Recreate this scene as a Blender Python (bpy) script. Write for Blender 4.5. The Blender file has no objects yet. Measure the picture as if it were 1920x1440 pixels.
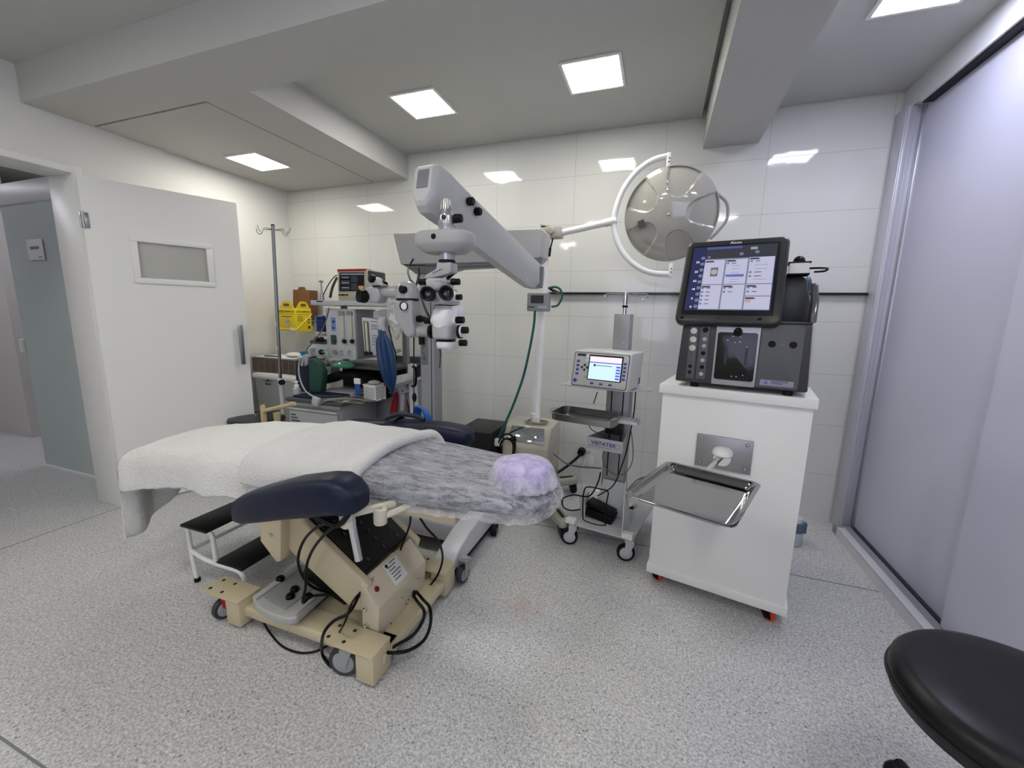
import bpy, bmesh, math, random
from mathutils import Vector, Matrix, noise
random.seed(7)
sc = bpy.context.scene
COL = sc.collection
V = Vector
# ---------------------------------------------------------------- camera
YAW, PITCH, ROLL, FPX, HCAM = -0.339547787, -0.16687914, 0.0215660066, 761.826, 1.35
def cam_axes():
    cy, sy, cp, sp = math.cos(YAW), math.sin(YAW), math.cos(PITCH), math.sin(PITCH)
    f = V((sy*cp, cy*cp, sp)); r = V((cy, -sy, 0)); u = r.cross(f)
    cr, sr = math.cos(ROLL), math.sin(ROLL)
    return r*cr + u*sr, -r*sr + u*cr, f
CR, CU, CF = cam_axes()
CAM = V((0, 0, HCAM))
def ray(u, v): return CR*((u-960)/FPX) + CU*(-(v-720)/FPX) + CF
def _p(u, v, i, k):
    r = ray(u, v); t = (k-CAM[i])/r[i]; return CAM + r*t
def PX(u, v, x): return _p(u, v, 0, x)
def PY(u, v, y): return _p(u, v, 1, y)
def PZ(u, v, z): return _p(u, v, 2, z)
cd = bpy.data.cameras.new('camera'); co = bpy.data.objects.new('camera', cd); COL.objects.link(co)
cd.sensor_width = 36; cd.sensor_fit = 'HORIZONTAL'; cd.lens = FPX/1920*36; cd.clip_start = .02
m = Matrix((CR, CU, -CF)).transposed().to_4x4(); m.translation = CAM; co.matrix_world = m
sc.camera = co
# ---------------------------------------------------------------- materials
def lin(h):
    h = h.lstrip('#'); o = []
    for i in (0, 2, 4):
        c = int(h[i:i+2], 16)/255; o.append(c/12.92 if c <= .04045 else ((c+.055)/1.055)**2.4)
    return (*o, 1)
MATS = {}
def P(name, col, rough=.5, metal=0, spec=.5, coat=0, bump=0, bscale=80, var=0, vscale=6, emit=None, es=0, trans=0, alpha=1, sheen=0, ior=1.45):
    if name in MATS: return MATS[name]
    mt = bpy.data.materials.new(name); mt.use_nodes = True; nt = mt.node_tree; b = nt.nodes['Principled BSDF']
    c = lin(col); b.inputs['Base Color'].default_value = c; b.inputs['Roughness'].default_value = rough
    b.inputs['Metallic'].default_value = metal; b.inputs['Specular IOR Level'].default_value = spec
    b.inputs['Coat Weight'].default_value = coat; b.inputs['Coat Roughness'].default_value = .08
    b.inputs['Transmission Weight'].default_value = trans; b.inputs['Alpha'].default_value = alpha; b.inputs['IOR'].default_value = ior
    b.inputs['Sheen Weight'].default_value = sheen
    if emit: b.inputs['Emission Color'].default_value = lin(emit); b.inputs['Emission Strength'].default_value = es
    if bump or var:
        tc = nt.nodes.new('ShaderNodeTexCoord')
    if bump:
        n = nt.nodes.new('ShaderNodeTexNoise'); n.inputs['Scale'].default_value = bscale; n.inputs['Detail'].default_value = 4
        bp = nt.nodes.new('ShaderNodeBump'); bp.inputs['Strength'].default_value = bump; bp.inputs['Distance'].default_value = .004
        nt.links.new(tc.outputs['Object'], n.inputs['Vector']); nt.links.new(n.outputs['Fac'], bp.inputs['Height']); nt.links.new(bp.outputs['Normal'], b.inputs['Normal'])
    if var:
        n = nt.nodes.new('ShaderNodeTexNoise'); n.inputs['Scale'].default_value = vscale; n.inputs['Detail'].default_value = 5
        mx = nt.nodes.new('ShaderNodeMix'); mx.data_type = 'RGBA'
        mx.inputs['A'].default_value = [x*(1-var) for x in c[:3]]+[1]; mx.inputs['B'].default_value = [min(1, x*(1+var)) for x in c[:3]]+[1]
        nt.links.new(tc.outputs['Object'], n.inputs['Vector']); nt.links.new(n.outputs['Fac'], mx.inputs['Factor']); nt.links.new(mx.outputs['Result'], b.inputs['Base Color'])
    MATS[name] = mt; return mt
# ---------------------------------------------------------------- mesh builder
class MB:
    def __init__(s, M=None): s.v = []; s.f = []; s.m = []; s.M = M; s.mi = 0
    def add(s, vs, fs):
        o = len(s.v); s.v += [(s.M @ V(x)) if s.M else V(x) for x in vs]
        for f in fs: s.f.append([o+i for i in f]); s.m.append(s.mi)
        return s
    def bm(s, b):
        b.verts.index_update(); s.add([v.co.copy() for v in b.verts], [[v.index for v in f.verts] for f in b.faces]); b.free(); return s
    def box(s, c, d, rot=None, bev=0, seg=2):
        b = bmesh.new(); bmesh.ops.create_cube(b, size=1)
        for v in b.verts: v.co = V((v.co.x*d[0], v.co.y*d[1], v.co.z*d[2]))
        if bev: bmesh.ops.bevel(b, geom=list(b.edges), offset=min(bev, min(d)*.49), segments=seg, profile=.5, affect='EDGES')
        R = rot if rot is not None else Matrix()
        for v in b.verts: v.co = (R @ v.co) + V(c)
        return s.bm(b)
    def bb(s, a, c, bev=0, seg=2):   # box by two corners
        a, c = V(a), V(c); return s.box((a+c)/2, [abs(x) for x in (c-a)], bev=bev, seg=seg)
    def prism(s, pts, vec, bev=0, seg=2):
        b = bmesh.new(); vec = V(vec); n = len(pts)
        a = [b.verts.new(V(p)) for p in pts]; c = [b.verts.new(V(p)+vec) for p in pts]
        b.faces.new(a); b.faces.new(c[::-1])
        for i in range(n): b.faces.new((a[i], c[i], c[(i+1) % n], a[(i+1) % n]))
        bmesh.ops.recalc_face_normals(b, faces=b.faces)
        if bev: bmesh.ops.bevel(b, geom=list(b.edges), offset=bev, segments=seg, profile=.5, affect='EDGES')
        return s.bm(b)
    def loft(s, rings, close=True, cap=True):
        n = len(rings[0]); vs = [p for r in rings for p in r]; fs = []
        for i in range(len(rings)-1):
            for j in range(n if close else n-1):
                k = (j+1) % n; fs.append([i*n+j, i*n+k, (i+1)*n+k, (i+1)*n+j])
        if cap and close: fs.append(list(range(n))[::-1]); fs.append([(len(rings)-1)*n+j for j in range(n)])
        return s.add(vs, fs)
    def cyl(s, p0, p1, r0, r1=None, n=20):
        return s.rings([(p0, r0), (p1, r0 if r1 is None else r1)], n)
    def rings(s, pr, n=20):          # lathe along a straight line: list of (point, radius)
        p0, p1 = V(pr[0][0]), V(pr[-1][0]); d = (p1-p0)
        d = d.normalized() if d.length > 1e-9 else V((0, 0, 1))
        a = d.orthogonal().normalized(); b = d.cross(a)
        return s.loft([[V(p)+a*(r*math.cos(2*math.pi*k/n))+b*(r*math.sin(2*math.pi*k/n)) for k in range(n)] for p, r in pr])
    def lathe(s, o, ax, prof, n=24):  # prof (dist along axis, radius)
        o = V(o); ax = V(ax).normalized(); a = ax.orthogonal().normalized(); b = ax.cross(a)
        return s.loft([[o+ax*h+a*(r*math.cos(2*math.pi*k/n))+b*(r*math.sin(2*math.pi*k/n)) for k in range(n)] for h, r in prof])
    def tube(s, pts, r, n=8, sub=6, closed=False):
        pts = [V(p) for p in pts]
        if sub > 1 and len(pts) > 2: pts = catmull(pts, sub, closed)
        R = []; t0 = None; a = None; N = len(pts)
        for i, p in enumerate(pts):
            if closed: t = (pts[(i+1) % N]-pts[i-1]).normalized()
            else: t = (pts[min(i+1, N-1)]-pts[max(i-1, 0)]).normalized()
            if a is None: a = t.orthogonal().normalized()
            else:
                a = a - t*a.dot(t)
                a = a.normalized() if a.length > 1e-6 else t.orthogonal().normalized()
            b = t.cross(a); rr = r[min(i, len(r)-1)] if isinstance(r, list) else r
            R.append([p+a*(rr*math.cos(2*math.pi*k/n))+b*(rr*math.sin(2*math.pi*k/n)) for k in range(n)])
        if closed: R.append(R[0]); return s.loft(R, cap=False)
        return s.loft(R)
    def ball(s, c, r, n=20, mm=12):
        c = V(c); r = V(r) if hasattr(r, '__len__') else V((r, r, r)); R = []
        for i in range(mm+1):
            a = math.pi*i/mm; a = max(.02, min(math.pi-.02, a))
            R.append([c+V((r.x*math.sin(a)*math.cos(2*math.pi*k/n), r.y*math.sin(a)*math.sin(2*math.pi*k/n), -r.z*math.cos(a))) for k in range(n)])
        return s.loft(R)
    def rrect(s, o, X, Y, w, h, r, d, bev=0, n=6):  # rounded rectangle centred at o in the axes X, Y, thick by d along X x Y
        o, X, Y = V(o), V(X).normalized(), V(Y).normalized(); Z = X.cross(Y); pts = []
        for sx, sy, a0 in ((1, 1, 0), (-1, 1, 90), (-1, -1, 180), (1, -1, 270)):
            for k in range(n+1):
                a = math.radians(a0+90*k/n); pts.append(o+X*(sx*(w/2-r)+r*math.cos(a))+Y*(sy*(h/2-r)+r*math.sin(a)))
        if not bev: return s.prism(pts, Z*d)
        cen = o; R = []
        sg = 1 if d > 0 else -1; D = abs(d)
        for k in range(4):
            a = math.pi/2*k/3; ins = bev*(1-math.sin(a)); off = bev*(1-math.cos(a))
            R.append((ins, off))
        R += [(i, D-f) for i, f in R[::-1]]
        rings = []
        for ins, off in R:
            ring = []
            for sx, sy, a0 in ((1, 1, 0), (-1, 1, 90), (-1, -1, 180), (1, -1, 270)):
                rr = max(r-ins, .0005)
                for q in range(n+1):
                    a = math.radians(a0+90*q/n); ring.append(o+X*(sx*(w/2-ins-rr)+rr*math.cos(a))+Y*(sy*(h/2-ins-rr)+rr*math.sin(a))+Z*(sg*off))
            rings.append(ring)
        return s.loft(rings)
def catmull(p, sub, closed=False):
    o = []; n = len(p)
    rg = range(n) if closed else range(n-1)
    for i in rg:
        if closed: a, b, c, d = p[i-1], p[i], p[(i+1) % n], p[(i+2) % n]
        else: a, b, c, d = p[max(i-1, 0)], p[i], p[i+1], p[min(i+2, n-1)]
        for k in range(sub):
            t = k/sub; o.append(.5*((2*b)+(c-a)*t+(2*a-5*b+4*c-d)*t*t+(3*b-a-3*c+d)*t**3))
    if not closed: o.append(p[-1])
    return o
ROOT = {}
def thing(name, label, cat, loc=(0, 0, 0), rz=0, group=None):
    o = bpy.data.objects.new(name, None); COL.objects.link(o); o.empty_display_size = .05
    o.location = loc; o.rotation_euler = (0, 0, rz); o['label'] = label; o['category'] = cat
    if group: o['group'] = group
    ROOT[o.name] = (Matrix.Translation(V(loc)) @ Matrix.Rotation(rz, 4, 'Z'))
    return o
def part(name, mb, mats, parent=None, sharp=35, label=None, local=False, kind=None):
    me = bpy.data.meshes.new(name)
    Rm = ROOT.get(parent.name) if parent else None
    inv = Rm.inverted() if (Rm is not None and not local) else Matrix()
    me.from_pydata([inv @ v for v in mb.v], [], mb.f)
    b = bmesh.new(); b.from_mesh(me); bmesh.ops.recalc_face_normals(b, faces=b.faces); b.to_mesh(me); b.free()
    for mt in (mats if isinstance(mats, (list, tuple)) else [mats]): me.materials.append(mt)
    for i, p in enumerate(me.polygons): p.material_index = mb.m[i]
    me.shade_smooth(); me.set_sharp_from_angle(angle=math.radians(sharp))
    o = bpy.data.objects.new(name, me); COL.objects.link(o)
    if parent: o.parent = parent; ROOT[o.name] = Rm if Rm is not None else Matrix()
    else: ROOT[o.name] = Matrix()
    if label: o['label'] = label
    if kind: o['kind'] = kind
    return o
def solo(name, mb, mats, label, cat, group=None, kind=None, loc=None, **k):
    # one-mesh thing, origin at its lowest centre
    xs = [v.x for v in mb.v]; ys = [v.y for v in mb.v]; zs = [v.z for v in mb.v]
    c = V(((min(xs)+max(xs))/2, (min(ys)+max(ys))/2, min(zs)))
    for i in range(len(mb.v)): mb.v[i] = mb.v[i]-c
    o = part(name, mb, mats, None, **k); o.location = c; o['label'] = label; o['category'] = cat
    ROOT[o.name] = Matrix.Translation(c)
    if group: o['group'] = group
    if kind: o['kind'] = kind
    return o
def struct(name, mb, mats, label=None, **k):
    o = part(name, mb, mats, None, **k); o['kind'] = 'structure'
    if label: o['label'] = label; o['category'] = name.split('_')[0]
    return o
def text(name, s, o, X, Y, h, mat, parent, w=None, d=.0008, bold=0, shear=0):
    """lettering standing d proud of the plane through o with axes X (reading direction) and Y (up)"""
    c = bpy.data.curves.new(name, 'FONT'); c.body = s; c.size = 1; c.align_x = 'CENTER'; c.align_y = 'CENTER'; c.extrude = 0; c.offset = bold; c.shear = shear
    t = bpy.data.objects.new('tmp', c); COL.objects.link(t); dg = bpy.context.evaluated_depsgraph_get(); me = bpy.data.meshes.new_from_object(t.evaluated_get(dg))
    bpy.data.objects.remove(t); bpy.data.curves.remove(c)
    xs = [v.co.x for v in me.vertices]; ys = [v.co.y for v in me.vertices]
    W, H = max(xs)-min(xs), max(ys)-min(ys); cx, cy = (max(xs)+min(xs))/2, (max(ys)+min(ys))/2
    X, Y = V(X).normalized(), V(Y).normalized(); Z = X.cross(Y); sy = h/H; sx = (w/W) if w else sy
    mb = MB(); mb.add([V(o)+X*((v.co.x-cx)*sx)+Y*((v.co.y-cy)*sy)+Z*d for v in me.vertices], [list(p.vertices) for p in me.polygons])
    bpy.data.meshes.remove(me)
    return part(name, mb, mat, parent)
def ctree(o, dm, label, group=None, parent=None):
    c = o.copy(); COL.objects.link(c)
    if parent is None: c.matrix_basis = dm @ o.matrix_basis; c['label'] = label
    else: c.parent = parent
    for ch in list(o.children): ctree(ch, dm, label, None, c)
    return c
# palette
M_wallp = P('painted_plaster', 'E2E2DE', .55, bump=.05, bscale=160)
M_ceil = P('ceiling_paint', 'BCBCB8', .7, bump=.06, bscale=200)
M_white = P('white_lacquer', 'E8E8E4', .35, bump=.02, bscale=300)
M_whitep = P('white_plastic', 'E6E6E3', .32)
M_greyp = P('grey_plastic', 'A9ABAC', .4)
M_lgrey = P('light_grey_enamel', 'B9BBBD', .35)
M_mgrey = P('mid_grey_enamel', '8B8D90', .4)
M_dgrey = P('dark_grey_plastic', '2E2F32', .4, spec=.35)
M_black = P('black_plastic', '060606', .42, spec=.25)
M_rubber = P('black_rubber', '0B0B0C', .6, spec=.3)
M_beige = P('beige_enamel', 'C4B898', .38, bump=.03, bscale=300)
M_cream = P('cream_plastic', 'D0CBB8', .3)
M_chrome = P('chrome', 'D8D8D8', .08, 1)
M_steel = P('brushed_steel', 'A8A8A8', .28, 1)
M_alu = P('anodised_aluminium', 'C4C4C8', .35, .85)
M_navy = P('navy_vinyl', '0C142C', .42, spec=.35, bump=.12, bscale=14)
M_blue = P('blue_plastic', '1E56A8', .35)
M_red = P('red_plastic', 'B0141E', .4)
M_green = P('green_rubber', '0F5A55', .45)
M_ink = P('printed_ink', '1A1A1C', .6)
M_gink = P('grey_print', '6A6C70', .6)
M_paper = P('white_label', 'DCDCDA', .6)
# ================================================================ ROOM
def N(nt, t, **kw):
    n = nt.nodes.new(t)
    for k, v in kw.items():
        if k.startswith('i_'): n.inputs[int(k[2:])].default_value = v
        else: setattr(n, k, v)
    return n
def mat_tiles():
    mt = P('glazed_wall_tiles', 'DADAD6', .09, spec=.5); nt = mt.node_tree; L = nt.links.new; b = nt.nodes['Principled BSDF']
    tc = N(nt, 'ShaderNodeTexCoord'); sp = N(nt, 'ShaderNodeSeparateXYZ'); L(tc.outputs['Object'], sp.inputs[0])
    def cell(out, off, w):
        a = N(nt, 'ShaderNodeMath', operation='SUBTRACT', i_1=off); L(out, a.inputs[0])
        d = N(nt, 'ShaderNodeMath', operation='DIVIDE', i_1=w); L(a.outputs[0], d.inputs[0])
        f = N(nt, 'ShaderNodeMath', operation='FLOOR'); L(d.outputs[0], f.inputs[0])
        g = N(nt, 'ShaderNodeMath', operation='FRACT'); L(d.outputs[0], g.inputs[0])
        h = N(nt, 'ShaderNodeMath', operation='SUBTRACT', i_1=.5); L(g.outputs[0], h.inputs[0])
        ab = N(nt, 'ShaderNodeMath', operation='ABSOLUTE'); L(h.outputs[0], ab.inputs[0])
        gt = N(nt, 'ShaderNodeMath', operation='GREATER_THAN', i_1=.5-.0013/w); L(ab.outputs[0], gt.inputs[0])
        return f, gt
    fx, gx = cell(sp.outputs[0], -.665, .6225); fz, gz = cell(sp.outputs[2], -.012, .3415)
    mx = N(nt, 'ShaderNodeMath', operation='MAXIMUM'); L(gx.outputs[0], mx.inputs[0]); L(gz.outputs[0], mx.inputs[1])
    cb = N(nt, 'ShaderNodeCombineXYZ'); L(fx.outputs[0], cb.inputs[0]); L(fz.outputs[0], cb.inputs[1])
    wn = N(nt, 'ShaderNodeTexWhiteNoise', noise_dimensions='3D'); L(cb.outputs[0], wn.inputs['Vector'])
    sb = N(nt, 'ShaderNodeVectorMath', operation='SUBTRACT'); sb.inputs[1].default_value = (.5, .5, .5); L(wn.outputs['Color'], sb.inputs[0])
    sl = N(nt, 'ShaderNodeVectorMath', operation='SCALE'); sl.inputs['Scale'].default_value = .008; L(sb.outputs[0], sl.inputs[0])
    # slight waviness of the glaze
    no = N(nt, 'ShaderNodeTexNoise'); no.inputs['Scale'].default_value = 7; L(tc.outputs['Object'], no.inputs['Vector'])
    bp = N(nt, 'ShaderNodeBump'); bp.inputs['Strength'].default_value = .05; bp.inputs['Distance'].default_value = .02; L(no.outputs['Fac'], bp.inputs['Height'])
    ad = N(nt, 'ShaderNodeVectorMath', operation='ADD'); L(bp.outputs['Normal'], ad.inputs[0]); L(sl.outputs[0], ad.inputs[1])
    nm = N(nt, 'ShaderNodeVectorMath', operation='NORMALIZE'); L(ad.outputs[0], nm.inputs[0]); L(nm.outputs[0], b.inputs['Normal'])
    mc = N(nt, 'ShaderNodeMix', data_type='RGBA'); mc.inputs['A'].default_value = lin('D4D4CE'); mc.inputs['B'].default_value = lin('A9A9A6')
    L(mx.outputs[0], mc.inputs['Factor']); L(mc.outputs['Result'], b.inputs['Base Color'])
    rr = N(nt, 'ShaderNodeMath', operation='MULTIPLY_ADD', i_1=.5, i_2=.06); L(mx.outputs[0], rr.inputs[0]); L(rr.outputs[0], b.inputs['Roughness'])
    return mt
def mat_floor():
    mt = P('speckled_vinyl_floor', 'B4B4B6', .32, spec=.5); nt = mt.node_tree; L = nt.links.new; b = nt.nodes['Principled BSDF']
    tc = N(nt, 'ShaderNodeTexCoord')
    n0 = N(nt, 'ShaderNodeTexNoise'); n0.inputs['Scale'].default_value = 120; n0.inputs['Detail'].default_value = 3; n0.inputs['Distortion'].default_value = .6; L(tc.outputs['Object'], n0.inputs['Vector'])
    r0 = N(nt, 'ShaderNodeValToRGB'); e = r0.color_ramp.elements; e[0].position = .36; e[0].color = lin('A2A2A1'); e[1].position = .62; e[1].color = lin('D2D2D0'); L(n0.outputs['Fac'], r0.inputs[0])
    # dark chips
    vo = N(nt, 'ShaderNodeTexVoronoi', feature='F1'); vo.inputs['Scale'].default_value = 95
    nd = N(nt, 'ShaderNodeTexNoise'); nd.inputs['Scale'].default_value = 120; L(tc.outputs['Object'], nd.inputs['Vector'])
    va = N(nt, 'ShaderNodeVectorMath', operation='MULTIPLY_ADD'); va.inputs[1].default_value = (.012,)*3; L(nd.outputs['Color'], va.inputs[0]); L(tc.outputs['Object'], va.inputs[2]); L(va.outputs[0], vo.inputs['Vector'])
    ss = N(nt, 'ShaderNodeSeparateColor'); L(vo.outputs['Color'], ss.inputs[0])
    g1 = N(nt, 'ShaderNodeMath', operation='GREATER_THAN', i_1=.89); L(ss.outputs[0], g1.inputs[0])
    l1 = N(nt, 'ShaderNodeMath', operation='LESS_THAN', i_1=.30); L(vo.outputs['Distance'], l1.inputs[0])
    m1 = N(nt, 'ShaderNodeMath', operation='MULTIPLY'); L(g1.outputs[0], m1.inputs[0]); L(l1.outputs[0], m1.inputs[1])
    k1 = N(nt, 'ShaderNodeMath', operation='MULTIPLY', i_1=.7); L(m1.outputs[0], k1.inputs[0])
    c1 = N(nt, 'ShaderNodeMix', data_type='RGBA'); c1.inputs['B'].default_value = lin('4A4A4C'); L(k1.outputs[0], c1.inputs['Factor']); L(r0.outputs[0], c1.inputs['A'])
    g2 = N(nt, 'ShaderNodeMath', operation='LESS_THAN', i_1=.12); L(ss.outputs[1], g2.inputs[0])
    m2 = N(nt, 'ShaderNodeMath', operation='MULTIPLY'); L(g2.outputs[0], m2.inputs[0]); L(l1.outputs[0], m2.inputs[1])
    c2 = N(nt, 'ShaderNodeMix', data_type='RGBA'); c2.inputs['B'].default_value = lin('E0E0E0'); L(m2.outputs[0], c2.inputs['Factor']); L(c1.outputs['Result'], c2.inputs['A'])
    # the faint tan stain
    st = N(nt, 'ShaderNodeVectorMath', operation='DISTANCE'); p = PZ(985, 1140, 0); st.inputs[1].default_value = p; L(tc.outputs['Object'], st.inputs[0])
    ns = N(nt, 'ShaderNodeTexNoise'); ns.inputs['Scale'].default_value = 16; L(tc.outputs['Object'], ns.inputs['Vector'])
    a1 = N(nt, 'ShaderNodeMath', operation='MULTIPLY_ADD', i_1=.16); L(ns.outputs['Fac'], a1.inputs[0]); L(st.outputs['Value'], a1.inputs[2])
    mr = N(nt, 'ShaderNodeMapRange'); mr.inputs['From Min'].default_value = .19; mr.inputs['From Max'].default_value = .09; mr.inputs['To Max'].default_value = .38; L(a1.outputs[0], mr.inputs[0])
    c3 = N(nt, 'ShaderNodeMix', data_type='RGBA'); c3.inputs['B'].default_value = lin('B08F72'); L(mr.outputs[0], c3.inputs['Factor']); L(c2.outputs['Result'], c3.inputs['A'])
    L(c3.outputs['Result'], b.inputs['Base Color'])
    bp = N(nt, 'ShaderNodeBump'); bp.inputs['Strength'].default_value = .12; bp.inputs['Distance'].default_value = .002; L(n0.outputs['Fac'], bp.inputs['Height'])
    n3 = N(nt, 'ShaderNodeTexNoise'); n3.inputs['Scale'].default_value = 2.2; L(tc.outputs['Object'], n3.inputs['Vector'])
    b2 = N(nt, 'ShaderNodeBump'); b2.inputs['Strength'].default_value = .12; b2.inputs['Distance'].default_value = .02; L(n3.outputs['Fac'], b2.inputs['Height']); L(bp.outputs['Normal'], b2.inputs['Normal'])
    L(b2.outputs['Normal'], b.inputs['Normal']); return mt
M_tile = mat_tiles(); M_floor = mat_floor()
M_seam = P('welded_seam', '77777B', .6)
XL, XR, YB, YF, ZC, ZB = -3.48, 1.235, 3.19, -2.3, 2.67, 2.475
XO = -9.0
f = MB().bb((XO, YF, -.1), (1.5, 5.2, 0)); struct('floor', f, M_floor)
s_ = MB(); w = .0035
def seam(a, b):
    a, b = V(a), V(b); d = (b-a).normalized(); n = V((-d.y, d.x, 0))*w
    s_.prism([a-n, b-n, b+n, a+n], (0, 0, .0006))
seam((-3.37, 1.56, 0), (-3.37, -1.0, 0)); seam((-3.0, PZ(0, 1380, 0).y, 0), (-.7, PZ(80, 1440, 0).y, 0)); seam((XR-.07, 2.40, 0), (-1.0, 2.40, 0))
struct('trim_1', s_, M_seam, sharp=20)
struct('wall_back', MB().bb((XL-.02, YB, 0), (1.5, YB+.12, 2.8)), M_tile)
wl = MB(); wl.bb((XL-.14, 1.60, 0), (XL, YB, 2.8)).bb((XL-.14, YF, 0), (XL, .66, 2.8)).bb((XL-.14, .66, 2.14), (XL, 1.60, 2.8))
struct('wall_left', wl, M_wallp)
# door casing: far jamb, head, near jamb
tr = MB(); tr.bb((-3.634, 1.564, 0), (-3.374, 1.612, 2.178), .004).bb((-3.635, .62, 2.135), (-3.375, 1.6, 2.175), .006).bb((-3.635, .625, 0), (-3.375, .662, 2.175), .006)
struct('trim_2', tr, M_white)
# front wall behind the camera with a frosted window; right side: header, sliding panels
wf = MB(); wf.bb((XL-.14, YF-.12, 0), (-1.0, YF, 2.8)).bb((.9, YF-.12, 0), (1.5, YF, 2.8)).bb((-1.0, YF-.12, 0), (.9, YF, .95)).bb((-1.0, YF-.12, 2.2), (.9, YF, 2.8))
struct('wall_front', wf, M_wallp)
M_day = P('daylight_pane', 'FFFFFF', .5, emit='CDD3FF', es=1.6)
struct('window_1', MB().bb((-1.0, YF-.1, .95), (.9, YF-.08, 2.2)), M_day)
M_panel = P('satin_sliding_glass', 'C2C2D2', .42, spec=.5, bump=.02, bscale=260)
struct('wall_right', MB().bb((1.33, YF, 0), (1.45, YB, 2.8)), M_wallp)
struct('trim_3', MB().bb((1.235, YF, 2.545), (1.34, YB, 2.70), .003).bb((1.235, YF, 2.53), (1.262, 3.0, 2.546), .002), P('header_plaster', 'DADADC', .5))
dr = thing('door_2', 'tall satin grey sliding glass door along the right wall', 'sliding door', (1.27, 1.0, 0)); dr['kind'] = 'structure'
def framed(a, b, x):  # sliding leaf: panel + stiles
    part('door_panel', MB().bb((x, a, .05), (x+.012, b, 2.60)), M_panel, dr)
    part('door_stile', MB().bb((x-.01, b-.028, .045), (x+.022, b, 2.60), .003), M_alu, dr)
framed(.2, 3.08, 1.292); 
part('door_panel', MB().bb((1.262, -1.9, .05), (1.272, 2.13, 2.60)), P('satin_sliding_glass_front', 'CACADA', .42, bump=.02, bscale=260), dr)
tk = MB(); tk.bb((1.17, YF, 0), (1.178, 2.97, .062)).bb((1.17, YF, .055), (1.212, 2.97, .066), .001); tk2 = MB().bb((1.272, YF, 0), (1.29, 3.0, .05)).bb((1.312, YF, 0), (1.328, 3.0, .06)); struct('trim_9', MB().bb((1.178, YF, 0), (1.27, 3.05, .045)), M_mgrey)
struct('trim_4', tk, P('grey_track_face', 'D0D0D4', .35)); struct('trim_5', tk2, M_dgrey)
po = MB(); po.bb((1.208, 3.06, 0), (1.238, 3.19, 2.545), .002).bb((1.238, 3.075, 0), (1.262, 3.19, 2.545), .002).bb((1.262, 3.085, 0), (1.33, 3.19, 2.545), .002).bb((1.212, 3.05, 0), (1.228, 3.062, 2.54), .003)
struct('trim_6', po, P('pale_frame', 'C4C4CC', .35, .3)); struct('trim_8', MB().bb((1.246, YF, 2.524), (1.34, 3.0, 2.5295)), M_black)
# ceiling
G = .011
ce = MB()
ce.bb((XL+G, 1.70, ZC), (.165, YB-G, ZC+.03)).bb((.5, 1.70, ZC), (XR+.0, YB-G, ZC+.03)).bb((XL, YF, ZC), (1.34, 1.45, ZC+.03))
struct('ceiling', ce, M_ceil)
struct('ceiling_slab', MB().bb((XL-.2, YF-.12, ZC+.055), (1.5, YB+.12, ZC+.2)), M_ceil)
bh = MB(); bh.bb((XL, 1.435, ZB), (1.24, 1.742, ZC+.05)).bb((-2.435, 1.742, ZB), (-2.105, YB, ZC+.03)).bb((.19, 1.742, ZB), (.515, YB, ZC+.05))
struct('ceiling_beam', bh, M_ceil)
struct('ceiling_panel', MB().bb((XL+G, 1.742+.014, ZB), (-2.435-.012, YB-G, ZB+.02)), M_ceil)
struct('ceiling_panel', MB().bb((XL, 1.742, ZB+.05), (-2.43, YB, ZB+.07)), M_ceil)
# ceiling lights
M_diff = P('lit_diffuser', 'FFFFFF', .5, emit='FFFDF8', es=26.0)
M_diff2 = P('lit_diffuser_rear', 'FFFFFF', .5, emit='FFFCF4', es=30.0)
M_diffw = P('lit_diffuser_warm', 'FFFFFF', .5, emit='FFFAF1', es=22.0)
M_diffc = P('lit_diffuser_cool', 'FFFFFF', .5, emit='E6E9FF', es=30.0)
def clight(x, y, z, label, s=.29, mt=None):
    t = thing('ceiling_light', label, 'ceiling light', (x, y, z-.012), 0, 'recessed square ceiling lights')
    fr = MB(); a = s/2; b = a+.016
    for p, q in (((-b, -b), (b, -a)), ((-b, a), (b, b)), ((-b, -a), (-a, a)), ((a, -a), (b, a))):
        fr.bb((x+p[0], y+p[1], z-.010), (x+q[0], y+q[1], z-.0005), .0015)
    part('frame', fr, M_white, t); part('diffuser', MB().bb((x-a, y-a, z-.007), (x+a, y+a, z-.002)), mt or M_diff, t)
clight(-1.515, 2.487, ZC, 'square ceiling light left of centre, nearest the lowered bulkhead')
clight(-.44, 2.485, ZC, 'square ceiling light in the raised ceiling above the surgical lamp side, beside the right beam')
clight(-2.985, 2.50, ZB, 'square ceiling light in the low ceiling panel over the open door', mt=M_diffw)
clight(.915, 2.26, ZC, 'square ceiling light by the sliding glass doors', mt=M_diffc)
for i, (x, y) in enumerate(((-2.6, .2), (-.9, .2), (.7, .2), (-1.7, -1.4), (.3, -1.4))):
    clight(x, y, ZC, mt=M_diff2, label=['square ceiling light before the beam on the doorway side', 'square ceiling light before the beam over the foreground', 'square ceiling light before the beam over the black stool', 'square ceiling light by the front wall on the doorway side', 'square ceiling light by the front wall on the sliding door side'][i])
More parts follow.
